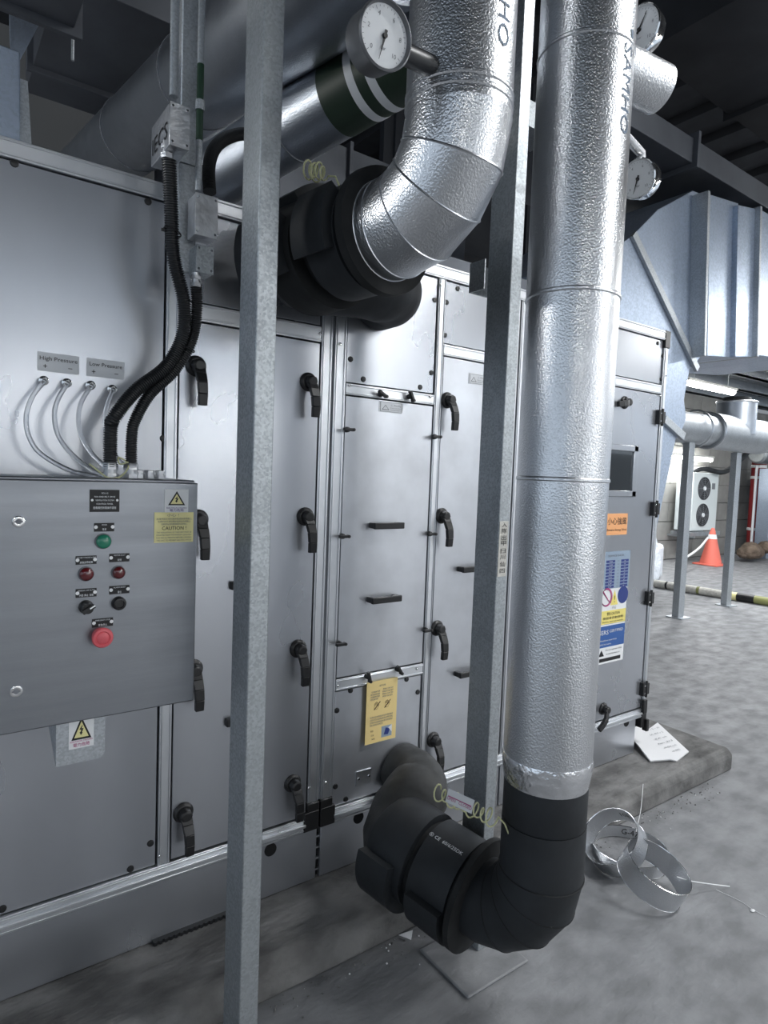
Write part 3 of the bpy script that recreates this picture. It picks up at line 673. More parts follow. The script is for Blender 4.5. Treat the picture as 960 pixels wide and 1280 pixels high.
# foil collar
b = MB(); zc0 = zH(683, 1000, h)
b.lathe((mx, my, zc0), ZU, [(0, rm-.006), (.02, rm-.002), (.045, rm+.001), (zz[0]-zc0, rm+.003), (zz[0]-zc0+.008, rm+.001)], 64); b.build('foil_collar', 'foil', T, label='crinkled bright foil collar')
zs = zH(683, 1052, h); rb = rm-.008
u = V((-.24, .97, 0)).normalized(); za = .300; R = .17
MB().lathe((mx, my, zs), ZU, [(0, rb), (.003, rb+.002), (zc0-zs+.01, rb+.002)], 56).build('foam_sleeve', 'foam', T, ang=50)
cl = [V((mx, my, zs))]+arc((mx, my, 0), u, za+R, R, 0, PI/2, 4, 1)+[V((mx, my, za))+u*.20]
b = MB(); b.tube(cl, [rb+.003]*2+[rb+.004]*4+[rb], 56); b.build('lagged_elbow', 'foam', T, ang=12)
for i in (1, 2, 3, 4):
    d = (cl[i+1]-cl[i-1]).normalized(); MB().ring(cl[i], d, rb+.0035, .0022, 56, 5).build('elbow_seam', 'foam_dull', T)
up_ = V((-.24, .965, .13)).normalized(); O = V((mx, my, za))+u*.19-up_*.19; u = up_
f = MB(); f.lathe(O, u, [(.185, rb), (.187, rm+.048), (.205, rm+.048), (.207, rm+.016), (.225, rm+.016)], 56); f.build('foam_flange', 'foam_dull', T)
f = MB(); f.lathe(O, u, [(.222, rm-.002), (.224, rm+.024), (.36, rm+.024), (.362, rm+.006)], 56); f.build('valve_lagging', 'foam', T, label='lagged valve body')
f = MB(); f.lathe(O, u, [(.36, rm+.004), (.385, rm+.006)], 56); f.build('lagging_joint', 'foam_dull', T)
f = MB(); f.lathe(O, u, [(.383, rm), (.385, rm+.028), (.50, rm+.030), (.53, rm+.016), (.56, rm-.02)], 56); f.build('valve_lagging', 'foam', T)
# loose half shells hanging underneath
def aim(ax, d):
    a, c = basis(ax); return math.atan2(V(d).dot(c), V(d).dot(a))
for (t0, t1, dr, hw, ri, ro) in ((.225, .345, (-.75, -.2, -.75), .75, rm+.020, rm+.050), (.41, .53, (-.8, -.2, -.55), .80, rm+.024, rm+.062)):
    ac = aim(u, dr); MB().shell(O, u, t0, t1, ri, ro, ac-hw, ac+hw, 16).build('foam_patch', 'foam', T)
E0 = O+u*.50
pts = [O+u*.47, O+u*.53+V((.03, 0, .0)), V((1.37, 1.665, .40)), V((1.445, 1.70, .42)), V((1.476, 1.76, .425)), V((1.476, 1.80, .425)), V((1.476, 1.85, .425))]
b = MB(); b.tube(bez(pts, 4), [.125]*5+[.12]*3+[.112]*4+[.098]*13, 40); b.build('pipe_stub', 'foam_old', T, ang=50)
# printing on the foam
b = MB()
for k, (st, tt, wd) in enumerate((('ϡ', .245, .01), ('◉ Ⓚ', .275, .02), ('60/6/25DK', .325, .07))):
    aa = 1.15
# text sits on the upper left of the sleeve, follows its axis
bu, bw = basis(u)
def on_sleeve(t, ang, rr): return O+u*t+(bu*math.cos(ang)+bw*math.sin(ang))*rr
best = max(range(64), key=lambda i: (bu*math.cos(i*PI/32)+bw*math.sin(i*PI/32)).dot(V((-.25, -.45, .9))))*PI/32
nr = (bu*math.cos(best)+bw*math.sin(best)); tv = -u.cross(nr)
b.text('Ⓚ CE  60/6/25DK', O+u*.30+nr*(rm+.0255), -u, -tv if tv.z < 0 else tv, .016, 0, .12); b.build('foam_print', 'label_grey', T)
# branch stub and stems high on the right
zb_ = zH(805, 100, 1.8)
p = aD(823, 112, 1.74)
b = MB(); b.cyl(V((mx, my, p.z+.02)), p, .062, 36); b.build('branch_stub', 'jacket', T, label='short jacketed side branch')
# arrow and lettering on the jacket
def cyl_text(b, st, cx, cy, r, ang, zc, size, m=0, wide=1., down=True):
    vs, fs = text_mesh(st); out = []
    for a in vs:
        # reading downwards: text x -> -z, text y -> around
        zz_ = zc-a.x*size*wide; th = ang-(-a.y*size)/r
        out.append((cx+math.cos(th)*r, cy+math.sin(th)*r, zz_))
    b.add(out, fs, m)
camang = math.atan2(-my, -mx)
b = MB(); cyl_text(b, 'SAMHO', mx, my, rm+.0012, camang+.98, zH(778, 95, h), .05, wide=1.25); b.build('jacket_lettering', 'print_jacket', T)
b = MB(); a_ = camang+1.10; z_ = zH(785, 14, h); pts_ = []
for (dx, dz) in ((-.008, 0), (.008, 0), (0, -.035)): th = a_+dx/rm; pts_.append((mx+math.cos(th)*(rm+.0015), my+math.sin(th)*(rm+.0015), z_+dz))
b.add(pts_, [(0, 1, 2), (2, 1, 0)]); th = a_
q_ = []
for dx in (-.0015, .0015):
    for dz in (0, .12): q_.append((mx+math.cos(a_+dx/rm)*(rm+.0015), my+math.sin(a_+dx/rm)*(rm+.0015), z_+dz))
b.add(q_, [(0, 1, 3, 2)]); b.build('flow_arrow', 'print_jacket', T)

# --- upper pipe
ux, uy = .98, 1.119; hu = math.hypot(ux, uy)-rm
T = thing('chilled_water_pipe', 'silver clad pipe left of the tall one, elbow and black valve high up', 'pipe', (ux, uy, 2.05))
zu = 2.155; Ru = .185; ztop = zH(572, 163, hu)
ztop = max(ztop, zu+Ru)
zz2 = [zu+Ru+.001, zH(575, 158, hu)+.0, zH(575, 82, hu), 3.2, 5.4]
if zz2[1] < zz2[0]+.02: zz2[1] = zz2[0]+.03
jacket_v(T, ux, uy, zz2, rm)
uu = V((-.13, .99, 0)).normalized()
cl = arc((ux, uy, 0), uu, zu+Ru, Ru, 0, PI/2, 4, 1); cl.append(V((ux, uy, zu))+uu*(Ru+.03))
for i in range(len(cl)-1):   # mitred gores
    a, c = cl[i], cl[i+1]; d = (c-a).normalized()
    n0 = (cl[i]-cl[i-1]).normalized()+d if i else V((0, 0, -2)); n1 = d+(cl[i+2]-c).normalized() if i < len(cl)-2 else uu*2
    n0.normalize(); n1.normalize(); b1, b2 = basis(d); vs = []; k = 64
    for base, nn in ((a, n0), (c, n1)):
        for j in range(k):
            e = (b1*math.cos(2*PI*j/k)+b2*math.sin(2*PI*j/k))*rm; t_ = -(e.dot(nn))/d.dot(nn); vs.append(base+e+d*t_)
    b = MB(); b.add(vs, [(j, (j+1) % k, k+(j+1) % k, k+j) for j in range(k)]); b.build('elbow_gore', 'jacket', T, ang=50)
    b = MB(); b.tube([v*1.0 for v in vs[k:]], .0024, 5, closed=True); b.build('elbow_bead', 'jacket_edge', T, ang=60)
OU = V((ux, uy, zu))
MB().lathe(OU, uu, [(Ru+.0, rm-.012), (Ru+.031, rm-.004)], 48).build('jacket_end', 'foam_dull', T)
f = MB(); f.lathe(OU, uu, [(Ru+.028, rm-.02), (Ru+.03, rm+.034), (Ru+.055, rm+.036), (Ru+.057, rm+.012), (Ru+.08, rm+.01)], 56); f.build('foam_flange', 'foam_dull', T)
f = MB(); f.lathe(OU, uu, [(Ru+.078, rm), (Ru+.08, rm+.022), (Ru+.20, rm+.022), (Ru+.202, rm)], 56); f.build('valve_lagging', 'foam', T, label='lagged valve body')
f = MB(); f.lathe(OU, uu, [(Ru+.20, rm-.005), (Ru+.25, rm-.005)], 48); f.build('lagging_joint', 'foam_dull', T)
f = MB(); f.lathe(OU, uu, [(Ru+.245, rm-.01), (Ru+.247, rm+.035), (Ru+.36, rm+.038), (Ru+.39, rm+.02), (Ru+.395, rm-.02)], 56); f.build('valve_lagging', 'foam_dull', T)
ac = aim(uu, (-.95, -.1, .12)); MB().shell(OU, uu, Ru+.085, Ru+.215, rm+.02, rm+.052, ac-.55, ac+.45, 14).build('foam_patch', 'foam', T)
ac = aim(uu, (-.3, 0, .9)); MB().shell(OU, uu, Ru+.26, Ru+.40, rm+.034, rm+.058, ac-.5, ac+.5, 12).build('foam_patch', 'foam', T)
ac = aim(uu, (-.98, 0, -.1)); MB().shell(OU, uu, Ru+.27, Ru+.45, rm+.034, rm+.075, ac-.45, ac+.45, 12).build('foam_patch', 'foam', T)
pts = [OU+uu*(Ru+.33), OU+uu*(Ru+.40)+V((.05, .0, -.02)), V((1.12, 1.70, 2.15)), V((1.23, 1.72, 2.15)), V((1.28, 1.77, 2.15)), V((1.285, 1.81, 2.15)), V((1.285, 1.85, 2.15))]
b = MB(); b.tube(bez(pts, 4), [.13]*4+[.115]*8+[.105]*13, 40); b.build('pipe_stub', 'foam', T, ang=50)
cau = math.atan2(-uy, -ux)
b = MB(); cyl_text(b, 'SAMHO', ux, uy, rm+.0012, cau+.80, zH(625, 22, hu)+.075, .05, wide=1.25); b.build('jacket_lettering', 'print_jacket', T)

# --- overhead pipes
def oh_pipe(label, p0, p1, r, m, joints, green=None):
    p0, p1 = V(p0), V(p1); d = (p1-p0); L = d.length; d.normalize()
    T = thing('overhead_pipe', label, 'pipe', p0)
    js = [0]+joints+[1]
    for i in range(len(js)-1):
        a, c = js[i]*L, js[i+1]*L; MB().lathe(p0, d, [(a, r), (c, r)], 48).build('jacket_section', m, T, ang=50)
        if i: MB().ring(p0+d*a, d, r+.001, .0035, 48, 5).build('joint_band', 'ink_soft', T)
    return T, p0, d, L
pA, pB = aD(125, 204, 3.82), aD(258, 95, 2.54); dd = (pB-pA)
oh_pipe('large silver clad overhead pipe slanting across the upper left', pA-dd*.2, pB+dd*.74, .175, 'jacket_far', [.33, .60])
pA, pB = aD(262, 226, 2.62), aD(439, 115, 2.14); dd = (pB-pA)
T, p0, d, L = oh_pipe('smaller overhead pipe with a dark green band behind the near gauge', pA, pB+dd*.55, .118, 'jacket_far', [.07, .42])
tg = (aD(430, 118, 2.16)-p0).dot(d)
MB().lathe(p0, d, [(tg-.02, .1195), (tg+.32, .1195)], 48).build('colour_band', 'green_band', T, label='dark green identification band')
for t0 in (.10, .17): MB().lathe(p0, d, [(tg+t0, .1205), (tg+t0+.03, .1205)], 48).build('white_stripe', 'label_grey', T)
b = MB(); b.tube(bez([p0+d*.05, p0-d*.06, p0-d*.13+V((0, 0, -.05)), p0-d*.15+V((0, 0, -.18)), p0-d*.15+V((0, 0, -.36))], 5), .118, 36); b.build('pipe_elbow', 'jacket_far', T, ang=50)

# ============================================================ GAUGES
def gauge(label, c, nrm, R, needle, stem_to, dep=.045, stem_r=.02, stem_m='rubber', via=0):
    c = V(c); n = V(nrm).normalized(); T = thing('pressure_gauge', label, 'gauge', c)
    b = MB(); b.lathe(c-n*dep, n, [(0, R*.9), (.004, R*.97), (dep, R), (dep+.004, R*1.04), (dep+.010, R*1.04), (dep+.012, R*.98), (dep+.008, R*.93), (dep, R*.91)], 44); b.build('gauge_case', 'chrome' if stem_m != 'rubber' else 'black_bezel', T)
    uu_, _ = basis(n); side = ZU.cross(n).normalized(); up = n.cross(side)
    b = MB(); b.lathe(c, n, [(0, R*.92), (.0035, R*.92)], 44, 0)
    for i in range(27):
        a = math.radians(225-i*270/26); L_ = .10 if i % 5 == 0 else .05; q = c+n*.0040
        e = side*math.cos(a)+up*math.sin(a); t = n.cross(e)*(R*.008)
        b.add([q+e*R*.86+t, q+e*R*.86-t, q+e*R*(.86-L_)-t, q+e*R*(.86-L_)+t], [(0, 3, 2, 1)], 1)
    for i, s_ in enumerate(('0', '2', '4', '6', '8', '10')):
        a = math.radians(225-i*54); e = side*math.cos(a)+up*math.sin(a); b.text(s_, c+n*.0042+e*R*.64, side, up, R*.2, 1)
    b.text('bar', c+n*.0042-up*R*.35, side, up, R*.16, 1)
    b.build('dial', ['dial', 'ink_soft'], T)
    b = MB(); e = side*math.cos(needle)+up*math.sin(needle); t = n.cross(e)
    b.prism([c+n*.006+e*R*.75, c+n*.006+t*R*.05-e*R*.18, c+n*.006-t*R*.05-e*R*.18], n*.0012); b.lathe(c+n*.004, n, [(0, R*.09), (.005, R*.08)], 14); b.build('needle', 'ink', T)
    b = MB(); st = V(stem_to)
    b.tube([c-n*(dep*.5), st] if not via else [c-n*(dep*.55)+up*R*.9*via, c-n*(dep*.55)+up*(R+.02)*via, V((c.x-.03, c.y, c.z+(R+.032)*via)), V((st.x, st.y, c.z+(R+.032)*via))], stem_r, 16); b.build('gauge_stem', stem_m, T)
    return T
mat('black_bezel', (.16, .165, .175), .35, .6)
c1 = aD(479, 46, 1.18)
gauge('round pressure gauge beside the overhead pipe with green band', c1, (-.02, -1, -.18), .056, math.radians(-100), aD(538, 82, 1.33), .05, .0205)
c2 = aD(798, 224, 1.88)
gauge('lower round gauge sticking out right of the tall silver pipe', c2, (-1, -.12, -.2), .054, math.radians(-110), V((mx+.08, my, c2.z)), .04, .013, 'galv_bright', 1)
c3 = aD(800, 38, 1.72)
gauge('upper round gauge sticking out right of the tall silver pipe', c3, (-1, -.12, -.12), .058, math.radians(60), V((mx+.08, my, c3.z)), .035, .013, 'galv_bright', -1)

# ============================================================ COILED WIRES
def coil(label, p0, p1, r, turns, m='wire_yellow', tagc=True, rw=.0024):
    p0, p1 = V(p0), V(p1); d = (p1-p0).normalized(); L = (p1-p0).length; a, c = basis(d); T = thing('coiled_wire', label, 'wire', p0)
    pts = []
    for i in range(turns*14+1):
        t = i/(turns*14); th = 2*PI*i/14; rr = r*(1+.25*math.sin(th*.37+1)); pts.append(p0+d*L*t+(a*math.cos(th)+c*math.sin(th))*rr)
    pts += [p1+V((.02, -.02, -.01)), p1+V((.035, -.03, -.05))]
    MB().tube(pts, rw, 5).build('wire', m, T, ang=70)
    if tagc:
        mid = p0.lerp(p1, .42)+(CAM-p0).normalized()*(r+.008)-V((0, 0, r*.7))+V((0, .01, .006)); b = MB(); w_ = V((-.25, -.45, -.85)); w_ = (w_-d*w_.dot(d)).normalized(); n_ = d.cross(w_)
        b.obox(mid+V((0, -.01, r*.7)), d*.045, w_*.018, n_*.0008); b.obox(mid+V((0, -.01, r*.7))+n_*(.0012 if n_.z > 0 else -.0012), d*.04, w_*.001, n_*.0004, 1)
        b.text('OPEN   CLOSED', mid+V((0, -.01, r*.7))+n_*(.0014 if n_.z > 0 else -.0014)+w_*.006, d, -w_, .012, 1); b.build('wire_tag', ['white', 'red_text'], T, label='white printed tag')
    return T
coil('pale yellow coiled wire with a white tag lying on the lower black valve', aD(545, 990, 1.86), aD(618, 1024, 1.72), .019, 9)
coil('pale yellow coiled wire tucked behind the upper black valve', aD(383, 213, 1.62), aD(406, 216, 1.60), .019, 5, tagc=False)

# ============================================================ DUCTS (left overhead)
def boxthing(name, label, cat, x0, y0, z0, x1, y1, z1, m, flanges=(), fm='galv', seams=()):
    T = thing(name, label, cat, ((x0+x1)/2, (y0+y1)/2, z0)); MB().box(x0, y0, z0, x1, y1, z1).build('duct_body', m, T, bevel=.003)
    for ax, t in flanges:
        e = .03
        b = MB()
        if ax == 'x': b.box(t-.012, y0-e, z0-e, t+.012, y1+e, z1+e)
        else: b.box(x0-e, t-.012, z0-e, x1+e, t+.012, z1+e)
        b.build('duct_flange', fm, T, bevel=.002)
    if z0 > 2.6:
        for xx in (x0+.15*(x1-x0), x0+.85*(x1-x0)): MB().cyl((xx, (y0+y1)/2, z1), (xx, (y0+y1)/2, 5.52), .006, 8).build('hanger_rod', 'galv', T)
    return T
boxthing('air_duct', 'dark galvanized duct crossing overhead behind the big pipe at top left', 'duct', .49, 3.2, 3.64, 1.3, 4.3, 4.1, 'duct_dark', [('y', 4.0)], 'duct_dark')
b_ = boxthing('air_duct', 'dark duct nearest the top left corner with a hanging rod', 'duct', -.9, 1.9, 3.2, .48, 2.83, 3.7, 'duct_dark', (('y', 2.80),), 'duct_dark')
p = aY(91, 52, 2.87); MB().cyl((p.x, 2.87, aY(91, 76, 2.87).z), (p.x, 2.87, 5.5), .006, 8).build('threaded_rod', 'galv', b_)
# textured box at the left frame edge on top of the unit
p0, p1 = aY(0, 55, 2.0), aY(25, 160, 2.0)
boxthing('duct_box', 'pale embossed metal box on the unit roof at the left picture edge', 'box', -.35, 2.0, 2.328, p1.x, 2.45, 2.62, 'galv_duct')
b = MB(); q0, q1 = aY(25, 122, 2.05), aY(37, 178, 2.05); b.prism([(q0.x, 2.05, q0.z+.05), (q1.x-.005, 2.05, q0.z+.05), (q1.x+.01, 2.05, 2.326), (q0.x, 2.05, 2.326)], (0, .02, 0)); tag(b.build('support_strap', 'galv'), 'grey strap standing beside the embossed box on the unit roof', 'strap')
b = MB(); a_ = aD(13, 48, 2.4); b.prism([aD(12, 20, 2.5), aD(50, 30, 2.5), aD(22, 82, 2.5), aD(12, 60, 2.5)], (0, .15, .8)); tag(b.build('duct_offset', 'galv_duct', bevel=.003), 'small blue grey duct offset above the embossed box', 'duct')
boxthing('air_duct', 'grey duct with seams crossing above the green banded pipe', 'duct', 1.10, 3.3, 2.72, 3.0, 3.9, 3.45, 'duct_dark', (('x', 1.55), ('x', 2.05)), 'duct_dark')
boxthing('air_duct', 'low dark duct resting behind the black upper valve', 'duct', 1.25, 2.05, 2.327, 2.5, 2.9, 2.46, 'duct_dark')
MB()
b = MB(); b.box(.9, 1.9, 3.02, 2.2, 2.0, 3.12); b.box(.9, 1.88, 3.0, 2.2, 2.02, 3.02); tag(b.build('support_beam', 'galv_post'), 'grey steel beam crossing overhead behind the near gauge', 'beam')
# ============================================================ DUCTS (right)
Yd = 1.93
T = thing('transition_duct', 'pale blue galvanized transition duct rising from the far end of the unit', 'duct', (3.3, Yd+.5, .9))
P = [V((2.70, Yd, 2.34)), V((2.70, Yd, 2.66))]+[aY(x, y, Yd) for x, y in ((790, 295), (800, 285), (822, 262), (866, 238), (878, 243), (875, 445), (877, 445), (862, 462), (855, 500), (858, 522), (850, 546), (845, 548), (822, 655), (815, 680))]+[V((3.145, Yd, 1.2)), V((3.145, Yd, 2.34))]
b = MB(); b.prism(P, (0, .9, 0)); b.build('duct_side', 'galv_duct', T, bevel=.003)
def strip(pts, wd, off, m, nm, th=.02):
    a, c = aY(*pts[0], Yd), aY(*pts[1], Yd); d = (c-a).normalized(); n = V((d.z, 0, -d.x)); MB().prism([a+n*wd, c+n*wd, c-n*wd, a-n*wd], (0, -th, 0)).build(nm, m, T, bevel=.002)
strip(((789, 293), (869, 462)), .020, 0, 'galv', 'stiffener'); strip(((828, 524), (852, 546)), .022, 0, 'galv', 'stiffener')
# branch duct sections to the right
T = thing('branch_duct', 'pale galvanized sectional duct leaving the picture at right', 'duct', (4.2, Yd+.4, 2.2))
secs = [(888, 243, 445, 923, 254, 447, Yd-.03), (923, 256, 446, 950, 262, 446, Yd-.06), (951, 262, 444, 985, 270, 449, Yd-.02), (985, 270, 449, 1040, 285, 455, Yd-.02)]
for (xa, ya, yb, xc, yc, yd, yy) in secs:
    P = [aY(xa, ya, yy), aY(xc, yc, yy), aY(xc-4, yd, yy), aY(xa-4, yb, yy)]
    for q in P: q.z = min(q.z, 3.24)
    MB().prism(P, (0, .8, 0)).build('duct_section', 'galv_duct', T, bevel=.003)
for xa, xa2, ya, yb in ((887, 882, 242, 445), (952, 948, 261, 446)):
    a, c = aY(xa, ya, Yd-.09), aY(xa2, yb, Yd-.09); MB().prism([(a.x-.014, Yd-.09, a.z+.015), (a.x+.01, Yd-.09, a.z+.015), (c.x+.01, Yd-.09, c.z), (c.x-.014, Yd-.09, c.z)], (0, .85, 0)).build('flange', 'galv', T, bevel=.003)
boxthing('air_duct', 'long dark duct running above the pale transition duct', 'duct', 2.55, 1.95, 3.30, 7.5, 2.9, 3.43, 'duct_dark', (('x', 3.42), ('x', 4.4)), 'duct_dark')
a = aZ(815, 45, 3.75)
boxthing('air_duct', 'dark perforated duct underside at the top right corner', 'duct', 3.0, .6, 3.75, 5.8, 2.02, 4.2, 'ceiling_dark', (('x', 3.9),), 'ceiling_dark')

# ============================================================ BACKGROUND PIPE AND POSTS
Yp = 3.9
pc = aY(905, 541, Yp); r_ = (aY(905, 518, Yp).z-aY(905, 563, Yp).z)/2
T = thing('header_pipe', 'thick grey clad header pipe with an upright tee in the background', 'pipe', (pc.x, Yp, pc.z))
xl, xr = aY(835, 541, Yp).x, aY(1000, 541, Yp).x
xa, xb = aY(885, 541, Yp).x, aY(948, 541, Yp).x
MB().cyl((xl-.9, Yp, pc.z), (xa, Yp, pc.z), r_*.82, 32).build('jacket_section', 'galv', T, ang=50); MB().cyl((xa, Yp, pc.z), (xb, Yp, pc.z), r_, 32).build('tee_section', 'galv', T, ang=50); MB().cyl((xb, Yp, pc.z), (xr+2, Yp, pc.z), r_*.85, 32).build('jacket_section', 'galv', T, ang=50)
for x in (xa, xb, aY(868, 541, Yp).x): MB().ring((x, Yp, pc.z), XU, r_*.98, .012, 32, 6).build('joint_band', 'jacket_edge', T)
xt = aY(920, 520, Yp).x; zt_ = aY(920, 503, Yp).z; rt = (aY(938, 510, Yp).x-aY(902, 510, Yp).x)/2*.62
MB().cyl((xt, Yp, pc.z), (xt, Yp, zt_), rt, 28).build('tee_branch', 'jacket_far', T, ang=50); MB().ring((xt, Yp, zt_), ZU, rt, .012, 28, 6).build('joint_band', 'jacket_edge', T)
MB().cyl((xt, Yp, zt_), (xt, Yp, zt_+.06), rt*.7, 20).build('blank_flange', 'foam_dull', T)
for (px, py, lb) in ((848, 772, 'left of the two background posts under the header pipe'), (908, 757, 'right of the two background posts under the header pipe')):
    f0 = aZ(px, py, 0); T = thing('support_post', lb, 'post', (f0.x, f0.y, 0)); hh = pc.z-r_
    b = MB(); poly = [(-.06, -.03), (.06, -.03), (.06, -.02), (-.05, -.02), (-.05, .04), (.06, .04), (.06, .05), (-.06, .05)]
    if px < 880: hh += .05
    b.prism([(f0.x+a, f0.y+c, .012) for a, c in poly], (0, 0, hh-.012)); b.build('channel', 'galv', T, bevel=.004)
    MB().box(f0.x-.1, f0.y-.09, 0, f0.x+.1, f0.y+.1, .012).build('base_plate', 'galv', T)
# striped tube on the floor
a, c = aZ(818, 729, .06), aZ(990, 757, .06); T = thing('striped_tube', 'pale and olive wrapped tube lying on the floor behind the background posts', 'tube', (a.x, a.y, 0)); d = c-a; L = d.length; d.normalize(); t = 0; i = 0
while t < L:
    w_ = (.18, .03, .42, .04, .30, .05, .14, .22, .5, .12)[i % 10]; m_ = ('tape', 'ink', 'tape', 'olive', 'tape', 'ink', 'pale_yellow', 'ink', 'olive', 'pale_yellow')[i % 10]
    MB().lathe(a, d, [(t, .055), (min(t+w_, L), .055)], 18, caps=True).build('wrap_band', m_, T); t += w_; i += 1
# outdoor condenser
ax0, ax1 = aY(866, 620, 6.5).x, aY(897, 620, 6.5).x; az0, az1 = aY(880, 663, 6.5).z, aY(880, 591, 6.5).z
T = thing('condensing_unit', 'pale two fan condensing unit mounted on the far block wall', 'condenser', ((ax0+ax1)/2, 6.7, az0))
MB().box(ax0, 6.5, az0, ax1, 6.85, az1).build('unit_case', 'ac_white', T, bevel=.01)
hA = az1-az0; xc = ax0+(ax1-ax0)*.42
for k in (0, 1):
    zc = az0+hA*(.27+.46*k); R_ = min(hA*.2, .3); b = MB(); b.lathe((xc, 6.49, zc), YU, [(0, R_), (.012, R_)], 28)
    fo = b.build('fan_opening', 'ink', T)
    b = MB()
    for q in range(5): b.ring((xc, 6.484, zc), YU, R_*(.3+.17*q), .004, 28, 4)
    for q in range(8): e = V((math.cos(q*PI/4), 0, math.sin(q*PI/4))); b.tube([V((xc, 6.484, zc))+e*R_*.15, V((xc, 6.484, zc))+e*R_], .004, 4)
    b.build('fan_guard', 'ink_soft', T); MB().lathe((xc, 6.488, zc), -YU, [(0, R_*.2), (.02, R_*.17)], 16).build('fan_hub', 'label_grey', T)
MB().box(ax1-.25, 6.492, az1-.32, ax1-.14, 6.5, az1-.2).build('control_cover', 'ink_soft', T)
b = MB(); b.box(ax0-.1, 6.45, az0-.1, ax1+.1, 6.5, az0-.02); b.box(ax0-.1, 6.8, az0-.1, ax1+.1, 6.85, az0-.02)
for x in (ax0+.05, ax1-.1): b.box(x, 6.45, az0-.14, x+.05, 7.0, az0-.1)
b.build('wall_bracket', 'galv_post', T)
# wrapped pipes above it
b = MB(); b.tube(bez([aY(866, 590, 6.6), aY(880, 586, 6.5), aY(905, 590, 6.4), aY(925, 575, 6.3), aY(940, 560, 6.3)], 6), .05, 12); tag(b.build('refrigerant_pipe', 'foam', ang=60), 'black lagged refrigerant pipe running above the condensing unit', 'pipe')
# cone
f0 = aZ(888, 706, 0); T = thing('traffic_cone', 'orange traffic cone on the floor before the condensing unit', 'cone', (f0.x, f0.y, 0)); hc = aY(888, 661, f0.y).z; s_ = 1
MB().box(f0.x-.24, f0.y-.24, 0, f0.x+.24, f0.y+.24, .03).build('cone_base', 'cone_orange', T, bevel=.01)
prof = lambda z: .17*(1-z/hc)+.03
MB().lathe((f0.x, f0.y, .03), ZU, [(0, prof(0)), (hc*.68, prof(hc*.68))], 24).build('cone_body', 'cone_orange', T); MB().lathe((f0.x, f0.y, .03), ZU, [(hc*.68, prof(hc*.68)+.004), (hc*.80, prof(hc*.8)+.004)], 24).build('reflective_band', 'white', T)
MB().lathe((f0.x, f0.y, .03), ZU, [(hc*.80, prof(hc*.8)), (hc*.95, .035), (hc*.98, .02)], 24).build('cone_tip', 'cone_orange', T)
b = MB(); b.tube(bez([aY(885, 672, f0.y), aY(875, 684, f0.y-.2), aY(862, 694, f0.y-.4), aY(845, 703, f0.y-.6)], 6), .02, 8); tag(b.build('barrier_rope', 'white', ang=60), 'white rope sagging from the traffic cone', 'rope')
# red riser
p_ = aY(946, 620, 6.6); T = thing('red_riser_pipe', 'dark red riser pipe against the far wall at right', 'pipe', (p_.x, 6.6, 0))
rr_ = .145; zz_ = [0.25, aY(947, 661, 6.6).z, aY(947, 597, 6.6).z, aY(947, 583, 6.6).z, aY(947, 560, 6.6).z]
MB().cyl((p_.x, 6.6, .0), (p_.x, 6.6, zz_[4]), rr_, 24).build('riser', 'pipe_red', T, ang=50)
for z in zz_[1:4]: MB().lathe((p_.x, 6.6, z-.03), ZU, [(0, rr_+.01), (.06, rr_+.01)], 24).build('pipe_clamp', 'white', T)
MB().cyl((p_.x-.32, 6.5, 0), (p_.x-.32, 6.5, zz_[3]), .03, 12).build('side_pipe', 'label_grey', T)
MB().lathe((p_.x-.5, 6.45, zz_[3]+.25), XU, [(0, .16), (.05, .2), (.4, .2), (.45, .14)], 20).build('valve_wheel', 'galv_post', T)
q = aY(940, 675, 6.4); b = MB()
for k in range(7): b.sphere((q.x+random.uniform(-.9, -.1), 6.15+random.uniform(-.1, .1), .2+random.uniform(-.02, .1)), random.uniform(.15, .22), 10, 0, (1.3, 1, .8))
tag(b.build('wrapped_bundle', 'brown_wrap', ang=70), 'brown wrapped bundle on the floor at the foot of the red riser', 'bundle')
# plastic sheet bundle
f0 = aZ(824, 728, 0)
b = MB(); P = [(-.5, 0, .0), (.25, 0, .0), (.42, .1, .30), (.30, .15, .75), (-.1, .1, .98), (-.5, .1, 1.0), (-.8, 0, .6)]
b.prism([(f0.x+x-.2, f0.y+y, z) for x, y, z in P], (.1, .9, .0)); b.obox((f0.x+.35, f0.y+.5, .28), V((.18, .05, 0)), V((0, .3, 0)), V((0, 0, .28)))
tag(b.build('sheeted_crate', 'plastic_sheet', bevel=.06), 'white plastic sheeted load on the floor beyond the unit corner', 'crate')
# dark louvre opening high on the far wall
wa, wb_ = aY(945, 489, 6.95), aY(985, 519, 6.95)
b = MB(); b.box(wa.x, 6.93, wb_.z, wb_.x, 7.0, wa.z); b.build('window_1', 'window_dark')['kind'] = 'structure'
for a in ((wa.x-.08, wb_.z-.08, wb_.x, wb_.z), (wa.x-.08, wa.z, wb_.x, wa.z+.08), (wa.x-.08, wb_.z, wa.x, wa.z)):
    b2 = MB().box(a[0], 6.9, a[1], a[2], 7.0, a[3]); b2.build('window_frame', 'label_grey', bpy.data.objects['window_1'])
# grey box right edge
q0 = aY(958, 600, 6.2); b = MB(); b.box(q0.x+.15, 6.15, .0, q0.x+2.2, 6.42, 1.95); b.box(q0.x+.15, 6.12, 1.0, q0.x+2.2, 6.15, 1.03); tag(b.build('equipment_cabinet', 'galv_duct', bevel=.01), 'pale blue grey equipment cabinet at the right picture edge', 'cabinet')

